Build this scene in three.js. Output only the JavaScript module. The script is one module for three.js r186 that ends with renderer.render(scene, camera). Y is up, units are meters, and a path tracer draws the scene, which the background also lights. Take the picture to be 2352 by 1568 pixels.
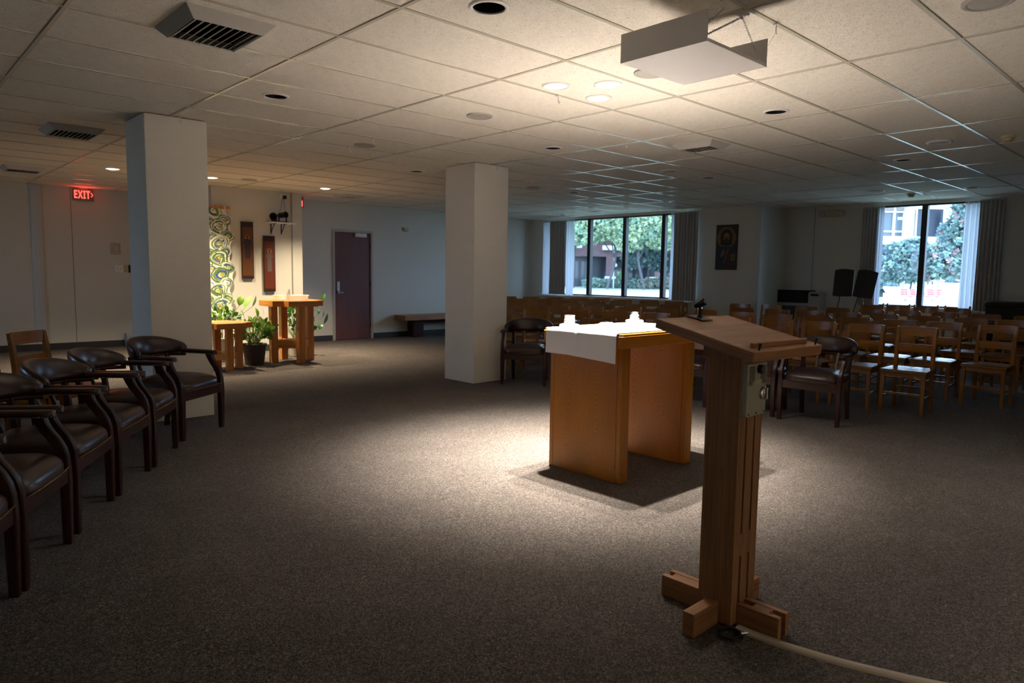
import * as THREE from 'three';
import { RoundedBoxGeometry } from 'three/addons/geometries/RoundedBoxGeometry.js';
import { TextGeometry } from 'three/addons/geometries/TextGeometry.js';
import { FontLoader } from 'three/addons/loaders/FontLoader.js';
import { mergeGeometries, toCreasedNormals, mergeVertices } from 'three/addons/utils/BufferGeometryUtils.js';
import { RectAreaLightUniformsLib } from 'three/addons/lights/RectAreaLightUniformsLib.js';

// ---------------------------------------------------------------- camera, sky, exposure
const scene = new THREE.Scene();
const camera = new THREE.PerspectiveCamera(52.07, 2352 / 1568, 0.05, 600);
camera.position.set(-2.0846, 1.3457, 3.0572);
camera.rotation.order = 'YXZ';
camera.rotation.set(-0.096, -0.7555, 0.0139);
camera.focus = 4.4;
camera.userData.fStop = 3.2;
scene.add(camera);
const renderer = new THREE.WebGLRenderer({ antialias: true });
renderer.toneMapping = THREE.LinearToneMapping;
const EV = 20; // lamps, sky and glow are given in units of 1 / EV
renderer.toneMappingExposure = EV;
renderer.shadowMap.enabled = true;
renderer.shadowMap.type = THREE.PCFSoftShadowMap;
RectAreaLightUniformsLib.init();
const SKY = 7.0 / EV;
scene.background = new THREE.Color().setRGB(0.60 * SKY, 0.86 * SKY, 1.26 * SKY);
const ALTAR_HOT = 26, ALTAR_BEAM = 96, ALTAR_SPILL = 14, ALCOVE_LAMP = 58, LAMP_COLOR = new THREE.Color().setRGB(1.0, 0.92, 0.79);

// ---------------------------------------------------------------- helpers
const HC = 2.6666;
function rng(seed) { return () => { seed = (seed + 0x6d2b79f5) | 0; let t = Math.imul(seed ^ (seed >>> 15), 1 | seed); t = (t + Math.imul(t ^ (t >>> 7), 61 | t)) ^ t; return ((t ^ (t >>> 14)) >>> 0) / 4294967296; }; }
const names = new Map();
function numbered(n) { const k = names.get(n) || 0; names.set(n, k + 1); return k ? `${n}_${String(k).padStart(3, '0')}` : n; }
function tag(o, label, category, group, kind) { o.userData.label = label; if (category) o.userData.category = category; if (group) o.userData.group = group; if (kind) o.userData.kind = kind; return o; }
function thing(name, label, category, p = [0, 0, 0], turn = 0, group) {
  const o = new THREE.Group(); o.name = numbered(name); o.position.set(...p); o.rotation.y = turn; scene.add(o); tag(o, label, category, group); return o;
}
function part(name, g, m, parent, kind) {
  const o = new THREE.Mesh(Array.isArray(g) ? merge(g) : g, m); o.name = parent ? name : numbered(name); o.castShadow = o.receiveShadow = true;
  if (kind) o.userData.kind = kind; (parent || scene).add(o); return o;
}
function struct(name, g, m, label) { const o = part(name, g, m, null, 'structure'); if (label) o.userData.label = label; return o; }
function structGroup(name, label) { const o = new THREE.Group(); o.name = numbered(name); o.userData.kind = 'structure'; if (label) o.userData.label = label; scene.add(o); return o; }
function copy(src, p, turn, label) {
  const r = src.clone(); r.name = numbered(src.name.replace(/_\d{3}$/, '')); r.userData = { ...src.userData }; if (label) r.userData.label = label;
  r.position.set(...p); r.rotation.y = turn; scene.add(r); return r;
}
function flat(g) { g = g.index ? g.toNonIndexed() : g; for (const k of Object.keys(g.attributes)) if (!['position', 'normal', 'uv'].includes(k)) g.deleteAttribute(k); if (!g.attributes.uv) g.setAttribute('uv', new THREE.Float32BufferAttribute(new Float32Array(g.attributes.position.count * 2), 2)); return g; }
function merge(list) { list = list.map(flat); return list.length === 1 ? list[0] : mergeGeometries(list); }
// uv in metres: every face gets the two axes it lies along; the grain axis always becomes v
function uvm(g, grain = 1, off = [0, 0]) {
  g = flat(g); const p = g.attributes.position, uv = g.attributes.uv, a = new THREE.Vector3(), b = new THREE.Vector3(), c = new THREE.Vector3();
  for (let i = 0; i < p.count; i += 3) {
    a.fromBufferAttribute(p, i); b.fromBufferAttribute(p, i + 1); c.fromBufferAttribute(p, i + 2);
    const n = b.clone().sub(a).cross(c.clone().sub(a)), ab = [Math.abs(n.x), Math.abs(n.y), Math.abs(n.z)], k = ab.indexOf(Math.max(...ab));
    let ax = [0, 1, 2].filter((q) => q !== k); if (ax[0] === grain) ax.reverse(); if (ax[1] !== grain && k !== grain) ax.reverse();
    for (let j = 0; j < 3; j++) { const v = [p.getX(i + j), p.getY(i + j), p.getZ(i + j)]; uv.setXY(i + j, v[ax[0]] + off[0] + k * 0.37, v[ax[1]] + off[1]); }
  }
  return g;
}
const bare = (w, h, d, x = 0, y = 0, z = 0) => flat(new THREE.BoxGeometry(w, h, d)).translate(x, y, z);
const box = (w, h, d, x = 0, y = 0, z = 0, r = 0.003, seg = 1) => flat(new RoundedBoxGeometry(w, h, d, seg, Math.min(r, w / 2.01, h / 2.01, d / 2.01))).translate(x, y, z);
const b2 = (x0, x1, y0, y1, z0, z1, r) => (r ? box(x1 - x0, y1 - y0, z1 - z0, (x0 + x1) / 2, (y0 + y1) / 2, (z0 + z1) / 2, r) : bare(x1 - x0, y1 - y0, z1 - z0, (x0 + x1) / 2, (y0 + y1) / 2, (z0 + z1) / 2));
const cyl = (r0, r1, h, x = 0, y = 0, z = 0, n = 20) => flat(new THREE.CylinderGeometry(r0, r1, h, n)).translate(x, y, z);
const lathe = (pts, n = 32) => flat(new THREE.LatheGeometry(pts.map((p) => new THREE.Vector2(p[0], p[1])), n));
const V = (x, y, z) => new THREE.Vector3(x, y, z);
const tube = (pts, r, n = 24, s = 8) => flat(new THREE.TubeGeometry(new THREE.CatmullRomCurve3(pts.map((p) => V(...p))), n, r, s));
function bar(a, b, w, d, up = V(0, 0, 1)) { // square bar between two points
  const A = V(...a), B = V(...b), t = B.clone().sub(A), L = t.length(), g = box(w, L, d, 0, L / 2, 0, 0.003);
  const y = t.normalize(), z = up.clone().sub(y.clone().multiplyScalar(up.dot(y))).normalize(), x = y.clone().cross(z);
  return g.applyMatrix4(new THREE.Matrix4().makeBasis(x, y, z).setPosition(A));
}
function loft(rings, crease = 0.7, caps = true) { // closed rings of equal length
  const pos = [], n = rings[0].length, q = (...v) => v.forEach((r) => pos.push(...r));
  for (let i = 0; i + 1 < rings.length; i++) for (let j = 0; j < n; j++) { const a = rings[i][j], b = rings[i][(j + 1) % n], c = rings[i + 1][(j + 1) % n], d = rings[i + 1][j]; q(a, b, c, a, c, d); }
  if (caps) for (const [r, flip] of [[rings[0], 1], [rings[rings.length - 1], 0]]) { const m = [0, 1, 2].map((k) => r.reduce((s, v) => s + v[k], 0) / n); for (let j = 0; j < n; j++) { const a = r[j], b = r[(j + 1) % n]; flip ? q(m, b, a) : q(m, a, b); } }
  let g = new THREE.BufferGeometry(); g.setAttribute('position', new THREE.Float32BufferAttribute(pos, 3)); g = mergeVertices(g, 1e-5); g = toCreasedNormals(g, crease); g = flat(g); return g;
}
function grid(nu, nv, f, crease = 1) { // open sheet
  const pos = [], P = []; for (let i = 0; i <= nu; i++) { P.push([]); for (let j = 0; j <= nv; j++) P[i].push(f(i / nu, j / nv)); }
  const uv = []; for (let i = 0; i < nu; i++) for (let j = 0; j < nv; j++) for (const [a, b] of [[0, 0], [1, 0], [1, 1], [0, 0], [1, 1], [0, 1]]) { pos.push(...P[i + a][j + b]); uv.push((i + a) / nu, (j + b) / nv); }
  let g = new THREE.BufferGeometry(); g.setAttribute('position', new THREE.Float32BufferAttribute(pos, 3)); g.setAttribute('uv', new THREE.Float32BufferAttribute(uv, 2)); g.computeVertexNormals(); g = mergeVertices(g.deleteAttribute('normal'), 1e-5); g.computeVertexNormals(); return flat(g);
}
const prism = (pts, h, bevel = 0) => { const s = new THREE.Shape(pts.map((p) => new THREE.Vector2(p[0], p[1]))); return flat(new THREE.ExtrudeGeometry(s, { depth: h - 2 * bevel, bevelEnabled: bevel > 0, bevelSize: bevel, bevelThickness: bevel, bevelSegments: 1, bevelOffset: -bevel })).translate(0, 0, bevel); };

// ---------------------------------------------------------------- noise and textures
const H2 = (x, y, s) => { let h = Math.imul(x, 374761393) ^ Math.imul(y, 668265263) ^ Math.imul(s, 1274126177); h = Math.imul(h ^ (h >>> 13), 1274126177); return ((h ^ (h >>> 16)) >>> 0) / 4294967296; };
function vn(x, y, s, px, py) { // tileable value noise
  const xi = Math.floor(x), yi = Math.floor(y), fx = x - xi, fy = y - yi, u = fx * fx * (3 - 2 * fx), v = fy * fy * (3 - 2 * fy), m = (a, n) => ((a % n) + n) % n;
  const a = H2(m(xi, px), m(yi, py), s), b = H2(m(xi + 1, px), m(yi, py), s), c = H2(m(xi, px), m(yi + 1, py), s), d = H2(m(xi + 1, px), m(yi + 1, py), s);
  return (a + (b - a) * u) * (1 - v) + (c + (d - c) * u) * v;
}
function tex(w, h, f, size, srgb = true) {
  const data = new Uint8Array(w * h * 4);
  for (let y = 0; y < h; y++) for (let x = 0; x < w; x++) { const c = f(x / w, y / h), i = (y * w + x) * 4; for (let k = 0; k < 3; k++) data[i + k] = Math.max(0, Math.min(255, (c.length ? c[k] : c) * 255)); data[i + 3] = 255; }
  const t = new THREE.DataTexture(data, w, h); t.wrapS = t.wrapT = THREE.RepeatWrapping; t.magFilter = THREE.LinearFilter; t.minFilter = THREE.LinearMipmapLinearFilter; t.generateMipmaps = true; if (srgb) t.colorSpace = THREE.SRGBColorSpace; if (size) t.repeat.set(1 / size[0], 1 / size[1]); t.needsUpdate = true; return t;
}
const mixc = (a, b, t) => [a[0] + (b[0] - a[0]) * t, a[1] + (b[1] - a[1]) * t, a[2] + (b[2] - a[2]) * t];
const clamp = (x, a = 0, b = 1) => Math.max(a, Math.min(b, x));
const std = (o) => new THREE.MeshStandardMaterial(o);
const phys = (o) => new THREE.MeshPhysicalMaterial(o);
const lin = (r, g, b) => new THREE.Color().setRGB(r, g, b);

// carpet: short loops of grey, brown and dark yarn
const carpetH = (u, v) => { const n = 512, a = vn(u * n, v * n, 3, n, n), b = vn(u * n / 2, v * n / 2, 5, n / 2, n / 2); return a * 0.65 + b * 0.35; };
const carpetMap = tex(2048, 2048, (u, v) => {
  const h = carpetH(u, v), k = H2(Math.floor(u * 480), Math.floor(v * 480), 9), t = vn(u * 300, v * 300, 12, 300, 300), lo = vn(u * 9, v * 9, 15, 9, 9) * 0.6 + vn(u * 31, v * 31, 16, 31, 31) * 0.4;
  let c = mixc([0.30, 0.275, 0.26], [0.56, 0.52, 0.49], clamp((h - 0.25) * 1.7)); if (t > 0.66) c = mixc(c, [0.40, 0.30, 0.28], 0.45); if (k > 0.86) c = mixc(c, [0.70, 0.66, 0.62], 0.4); if (k < 0.12) c = mixc(c, [0.17, 0.155, 0.15], 0.55);
  const s = 0.79 + lo * 0.12; return [c[0] * s, c[1] * s, c[2] * s];
}, [2.0, 2.0]);
const carpetBump = tex(1024, 1024, (u, v) => carpetH(u, v), [1.0, 1.0], false);
const tileMap = tex(1024, 1024, (u, v) => {
  const a = vn(u * 260, v * 170, 21, 260, 170), b = vn(u * 120, v * 80, 22, 120, 80), c = vn(u * 24, v * 24, 23, 24, 24); const pit = a > 0.72 && b > 0.45 ? (a - 0.72) * 1.1 : 0; const s = 0.93 - pit + (c - 0.5) * 0.03;
  return [s, s * 0.975, s * 0.92];
}, [0.61, 0.61]);
const tileBump = tex(1024, 1024, (u, v) => { const a = vn(u * 260, v * 170, 21, 260, 170), b = vn(u * 120, v * 80, 22, 120, 80); return 0.8 - (a > 0.68 && b > 0.42 ? (a - 0.68) * 2.5 : 0) + vn(u * 256, v * 256, 25, 256, 256) * 0.2; }, [0.61, 0.61], false);
const paintBump = tex(512, 512, (u, v) => vn(u * 130, v * 130, 31, 130, 130) * 0.6 + vn(u * 60, v * 60, 32, 60, 60) * 0.4, [0.6, 0.6], false);
// plain-sawn oak: growth rings of a slightly tilted trunk cut by the board, three flitches side by side
function rings(u, v, W, Hh, nf, s) {
  const x = u * W, y = v * Hh, fw = W / nf, f = Math.min(nf - 1, Math.floor(x / fw)), c0 = fw * (f + 0.5) + (H2(f, 1, s) - 0.5) * fw * 0.35, xl = (x - c0) * 0.9;
  const wob = (vn(u * 4, v * 3, s + 1, 4, 3) - 0.5) * 0.016 + (vn(u * 40, v * 14, s + 2, 40, 14) - 0.5) * 0.005;
  const d = 0.006 + 0.085 * Math.abs(((y / Hh + H2(f, 2, s) * 0.12) % 1) - 0.02) + wob; const r = Math.sqrt(xl * xl + d * d) / 0.0029;
  return r;
}
function oak(s, W, Hh, nf, light, dark, px = 1024, py = 1024) {
  return tex(px, py, (u, v) => {
    const r = rings(u, v, W, Hh, nf, s), fr = r - Math.floor(r), late = Math.pow(fr, 2.2), pore = vn(u * 330, v * 26, s + 5, 330, 26), pore2 = vn(u * 160, v * 12, s + 6, 160, 12), ton = vn(u * 5, v * 2, s + 7, 5, 2);
    let c = mixc(light, dark, 0.10 + 0.62 * late); if (pore > 0.74) c = mixc(c, dark, (pore - 0.74) * 2.3); c = mixc(c, dark, (pore2 - 0.5) * 0.16 + 0.04); const k = 0.95 + ton * 0.1; return [c[0] * k, c[1] * k, c[2] * k];
  }, [W, Hh]);
}
const altarOak = oak(40, 0.64, 0.92, 3, [0.80, 0.52, 0.125], [0.52, 0.30, 0.04]);
const straight = (s, light, dark, W = 0.5, Hh = 1.2) => tex(512, 1024, (u, v) => {
  const a = vn(u * 90, v * 5, s, 90, 5), b = vn(u * 256, v * 18, s + 1, 256, 18), c = vn(u * 12, v * 3, s + 2, 12, 3); let q = mixc(light, dark, clamp(a * 0.55 + b * 0.4 + (c - 0.5) * 0.5)); if (b > 0.8) q = mixc(q, dark, 0.35); return q;
}, [W, Hh]);
const lecternOak = straight(60, [0.70, 0.50, 0.32], [0.50, 0.33, 0.20]);
const chairWoodMap = straight(70, [0.68, 0.47, 0.22], [0.51, 0.33, 0.12], 0.3, 0.8);
const pineMap = straight(80, [0.86, 0.60, 0.30], [0.68, 0.40, 0.16], 0.3, 0.9);
const leatherBump = tex(512, 512, (u, v) => vn(u * 120, v * 120, 91, 120, 120) * 0.6 + vn(u * 50, v * 50, 92, 50, 50) * 0.4, [0.25, 0.25], false);
const weaveBump = tex(256, 256, (u, v) => 0.5 + 0.25 * Math.sin(u * 128 * Math.PI) + 0.25 * Math.sin(v * 128 * Math.PI), [0.12, 0.12], false);
const doorMap = straight(95, [0.44, 0.27, 0.26], [0.37, 0.22, 0.21], 0.6, 2.0);

const M = {
  carpet: std({ map: carpetMap, bumpMap: carpetBump, bumpScale: 0.006, roughness: 1 }),
  tile: std({ map: tileMap, bumpMap: tileBump, bumpScale: 0.003, roughness: 0.95, color: lin(0.96, 0.95, 0.95) }),
  gridbar: std({ color: lin(0.62, 0.585, 0.48), roughness: 0.2 }),
  paint: std({ color: lin(0.62, 0.60, 0.54), bumpMap: paintBump, bumpScale: 0.0008, roughness: 0.7 }),
  pillar: std({ color: lin(0.76, 0.73, 0.66), bumpMap: paintBump, bumpScale: 0.0012, roughness: 0.75 }),
  trim: std({ color: lin(0.52, 0.55, 0.58), roughness: 0.35 }),
  baseboard: std({ color: lin(0.028, 0.029, 0.032), roughness: 0.5 }),
  seam: std({ color: lin(0.30, 0.28, 0.25), roughness: 0.7 }),
  plain: std({ color: lin(0.35, 0.34, 0.32), roughness: 0.9 }),
  black: std({ color: lin(0.008, 0.008, 0.009), roughness: 0.5 }),
  pitch: std({ color: lin(0.004, 0.004, 0.005), roughness: 0.9 }),
  white: std({ color: lin(0.74, 0.72, 0.70), roughness: 0.5 }),
  altarOak: std({ map: altarOak, roughness: 0.42 }),
  altarEdge: std({ map: straight(50, [0.76, 0.49, 0.12], [0.60, 0.365, 0.065]), roughness: 0.4 }),
  lectern: std({ map: lecternOak, roughness: 0.45 }),
  chairWood: std({ map: chairWoodMap, roughness: 0.22 }),
  pine: std({ map: pineMap, roughness: 0.4 }),
  mahogany: std({ color: lin(0.036, 0.010, 0.008), roughness: 0.28 }),
  leather: phys({ color: lin(0.030, 0.0095, 0.010), roughness: 0.34, bumpMap: leatherBump, bumpScale: 0.0004, clearcoat: 0.25, clearcoatRoughness: 0.25 }),
  brassNail: std({ color: lin(0.30, 0.20, 0.09), metalness: 1, roughness: 0.35 }),
  cloth: std({ color: lin(0.88, 0.85, 0.86), bumpMap: weaveBump, bumpScale: 0.0004, roughness: 0.95 }),
  glass: phys({ color: lin(1, 1, 1), transmission: 1, roughness: 0.02, thickness: 0.004, ior: 1.48 }),
  pane: phys({ color: lin(0.93, 0.97, 0.96), transmission: 1, roughness: 0, thickness: 0, ior: 1.45 }),
  frosted: phys({ color: lin(0.9, 0.86, 0.80), transmission: 0.55, roughness: 0.45, thickness: 0 }),
  mullion: std({ color: lin(0.010, 0.013, 0.016), roughness: 0.5 }),
  curtain: std({ color: lin(0.42, 0.41, 0.40), roughness: 0.95 }),
  sheer: phys({ color: lin(0.55, 0.58, 0.63), roughness: 1, transmission: 0.5, thickness: 0 }),
  door: std({ map: doorMap, roughness: 0.45 }),
  frame: std({ color: lin(0.42, 0.40, 0.38), roughness: 0.5 }),
  steel: std({ color: lin(0.55, 0.55, 0.57), metalness: 1, roughness: 0.3 }),
  chrome: std({ color: lin(0.75, 0.74, 0.70), metalness: 1, roughness: 0.12 }),
  bronzePlate: std({ color: lin(0.42, 0.39, 0.28), metalness: 0.15, roughness: 0.45 }),
  cover: std({ color: lin(0.42, 0.345, 0.26), roughness: 0.34 }),
  panelWhite: std({ color: lin(0.70, 0.66, 0.64), roughness: 0.45 }),
  grille: std({ color: lin(0.42, 0.40, 0.36), roughness: 0.6 }),
  ventMetal: std({ color: lin(0.52, 0.50, 0.46), roughness: 0.5 }),
  lens: std({ color: lin(1, 1, 1), emissive: lin(1.0, 0.97, 0.96), emissiveIntensity: 2.2 / EV, roughness: 0.4 }),
  lensWarm: std({ color: lin(1, 1, 1), emissive: lin(1.0, 0.88, 0.66), emissiveIntensity: 9 / EV, roughness: 0.4 }),
  exitRed: std({ color: lin(0.8, 0.05, 0.04), emissive: lin(1.0, 0.10, 0.075), emissiveIntensity: 2.2 / EV, roughness: 0.5 }),
  exitBody: std({ color: lin(0.20, 0.16, 0.15), roughness: 0.5 }),
  cream: std({ color: lin(0.50, 0.42, 0.25), roughness: 0.5 }),
  leafA: phys({ color: lin(0.16, 0.34, 0.025), roughness: 0.5, transmission: 0.25, thickness: 0 }),
  leafB: phys({ color: lin(0.045, 0.16, 0.03), roughness: 0.5, transmission: 0.25, thickness: 0 }),
  leafC: phys({ color: lin(0.42, 0.52, 0.17), roughness: 0.5, transmission: 0.25, thickness: 0 }),
  stem: std({ color: lin(0.12, 0.19, 0.04), roughness: 0.7 }),
  pot: std({ color: lin(0.045, 0.026, 0.018), roughness: 0.6 }),
  potPale: std({ color: lin(0.5, 0.46, 0.38), roughness: 0.6 }),
  soil: std({ color: lin(0.02, 0.014, 0.01), roughness: 1 }),
};

// ---------------------------------------------------------------- room shell
const RX0 = -6, RX1 = 11.1, RZ1 = 5.5, WT = HC + 0.42;
struct('floor', [uvm(b2(RX0 - 0.2, RX1 + 0.2, -0.14, 0, -10.85, RZ1 + 0.2), 2)], M.carpet, 'grey brown loop pile carpet');
struct('roof_slab', [b2(RX0 - 0.2, RX1 + 0.2, WT, WT + 0.2, -10.85, RZ1 + 0.2)], M.plain);
const wall = (name, list, m = M.paint) => struct(name, list.map((b) => uvm(b2(...b))), m);
wall('wall_left', [[RX0 - 0.2, 2.1, 0, WT, -10.65, -10.45]]);
wall('wall_alcove', [[2.1, 3.62, 0, WT, -10.65, -8.33]]);
const DX0 = 4.765, DX1 = 5.575, DH = 2.12;
wall('wall_north', [[3.62, DX0 - 0.045, 0, WT, -9.48, -9.28], [DX1 + 0.045, 10.3, 0, WT, -9.48, -9.28], [DX0 - 0.045, DX1 + 0.045, DH + 0.045, WT, -9.48, -9.28], [DX0 - 0.045, DX1 + 0.045, 0, DH + 0.045, -9.48, -9.38]]);
const W1 = [-8.82, -4.62], W2 = [-1.62, 0.02], SILL = 0.88, WH = 2.62;
wall('wall_east', [[10.1, 10.3, 0, WT, -9.28, W1[0]], [10.1, 10.3, 0, WT, W1[1], -3.25], [10.1, 10.3, 0, SILL, W1[0], W1[1]], [10.1, 10.3, WH, WT, W1[0], W1[1]]]);
wall('wall_return', [[10.3, 11.3, 0, WT, -3.45, -3.25]]);
wall('wall_recess', [[11.1, 11.3, 0, WT, -3.25, W2[0]], [11.1, 11.3, 0, WT, W2[1], RZ1], [11.1, 11.3, 0, SILL, W2[0], W2[1]], [11.1, 11.3, WH, WT, W2[0], W2[1]]]);
wall('wall_south', [[RX0 - 0.2, RX1 + 0.2, 0, WT, RZ1, RZ1 + 0.2]]);
const W3 = [-7.3, -5.9];
wall('wall_west', [[RX0 - 0.2, RX0, 0, WT, -10.45, W3[0]], [RX0 - 0.2, RX0, 0, WT, W3[1], RZ1], [RX0 - 0.2, RX0, 0, SILL, W3[0], W3[1]], [RX0 - 0.2, RX0, WH, WT, W3[0], W3[1]]]);
struct('baseboard_left', [b2(RX0, 2.1, 0, 0.11, -10.45, -10.437, 0.003)], M.baseboard);
struct('baseboard_alcove', [b2(2.1, 3.62, 0, 0.11, -8.33, -8.317, 0.003)], M.baseboard);
struct('baseboard_north', [b2(3.62, DX0 - 0.06, 0, 0.11, -9.28, -9.267, 0.003), b2(DX1 + 0.06, 10.1, 0, 0.11, -9.28, -9.267, 0.003)], M.baseboard);
struct('baseboard_east', [b2(10.087, 10.1, 0, 0.11, -9.28, -3.25, 0.003), b2(11.087, 11.1, 0, 0.11, -3.25, RZ1, 0.003)], M.baseboard);
// pale jamb strip and panel seams of the left wall, conduit of the alcove wall, corner beads
struct('trim_1', [lathe([[0.0, 0.11], [0.085, 0.11], [0.085, HC], [0.0, HC]], 20).scale(1, 1, 0.35).translate(0.115, 0, -10.44)], M.trim, 'pale vertical jamb strip on the left wall');
struct('trim_2', [b2(0.595, 0.605, 0.11, HC, -10.452, -10.444)], M.seam);
struct('trim_3', [cyl(0.009, 0.009, HC, 3.43, HC / 2, -8.318, 8)], M.seam, 'thin vertical conduit line on the alcove wall');
struct('trim_4', [b2(10.07, 10.1, 0, HC, -3.29, -3.25, 0.004)], M.trim);
struct('trim_5', [b2(11.09, 11.1, 0.1, HC, -2.72, -2.71)], M.seam);
// the two pillars
struct('pillar_left', [uvm(b2(-0.214, 0.305, 0, HC, -4.075, -3.515, 0.006))], M.pillar, 'square painted pillar behind the row of armchairs');
struct('pillar_center', [uvm(b2(3.4, 3.945, 0, HC, -4.02, -3.45, 0.006))], M.pillar, 'square painted pillar left of the altar');

// windows
function windowAt(n, x, z0, z1, mull, inward, label) {
  const g = structGroup('window_' + n, label), xo = x + inward * -0.06;
  const fr = 0.03, f = [b2(xo - 0.03, xo + 0.03, SILL, SILL + fr, z0, z1, 0.003), b2(xo - 0.03, xo + 0.03, WH - fr, WH, z0, z1, 0.003), b2(xo - 0.03, xo + 0.03, SILL, WH, z0, z0 + fr, 0.003), b2(xo - 0.03, xo + 0.03, SILL, WH, z1 - fr, z1, 0.003)];
  part('window_frame', f, M.mullion, g);
  for (const m of mull) part('mullion', [b2(xo - 0.05, xo + 0.05, SILL + fr, WH - fr, m - 0.045, m + 0.045, 0.004)], M.mullion, g);
  const e = [z0 + fr, ...mull, z1 - fr];
  for (let i = 0; i + 1 < e.length; i++) part('pane', new THREE.PlaneGeometry(e[i + 1] - e[i] - 0.05, WH - SILL - 2 * fr).rotateY(-Math.PI / 2).translate(xo, (WH + SILL) / 2, (e[i] + e[i + 1]) / 2), M.pane, g);
  const s0 = Math.min(x + inward * 0.07, x - inward * 0.03), s1 = Math.max(x + inward * 0.07, x - inward * 0.03);
  part('window_sill', [b2(s0, s1, SILL - 0.045, SILL, z0 - 0.03, z1 + 0.03, 0.006)], M.white, g);
}
windowAt(1, 10.1, W1[0], W1[1], [-8.4, -7.4, -6.4, -5.4], -1, 'wide window with black mullions looking onto a lawn');
windowAt(2, 11.1, W2[0], W2[1], [-0.875], -1, 'narrower window with one black mullion looking onto benches');
windowAt(3, RX0, W3[0], W3[1], [-6.6], 1);

// door in the north wall
{
  const g = structGroup('door_1', 'dark brown door with grey frame and lever lock');
  part('door_leaf', [uvm(b2(DX0, DX1, 0.008, DH, -9.335, -9.29, 0.003))], M.door, g);
  part('door_frame', [b2(DX0 - 0.045, DX0, 0, DH + 0.045, -9.36, -9.262, 0.004), b2(DX1, DX1 + 0.045, 0, DH + 0.045, -9.36, -9.262, 0.004), b2(DX0, DX1, DH, DH + 0.045, -9.36, -9.262, 0.004)], M.frame, g);
  part('door_closer', [box(0.25, 0.075, 0.05, 5.34, 2.075, -9.265, 0.006)], M.white, g);
  const lock = part('lock_plate', [box(0.06, 0.19, 0.015, DX0 + 0.075, 1.06, -9.284, 0.006)], M.steel, g);
  part('handle', [cyl(0.026, 0.026, 0.03, 0, 0, 0, 16).rotateX(Math.PI / 2).translate(DX0 + 0.075, 0.94, -9.275), box(0.11, 0.02, 0.016, DX0 + 0.12, 0.94, -9.25, 0.006), cyl(0.009, 0.009, 0.05, 0, 0, 0, 10).rotateX(Math.PI / 2).translate(DX0 + 0.075, 0.94, -9.262)], M.steel, g);
  for (const y of [0.28, 1.1, 1.87]) part('hinge', [cyl(0.008, 0.008, 0.1, DX1 - 0.002, y, -9.283, 8)], M.baseboard, g);
  void lock;
}

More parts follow.
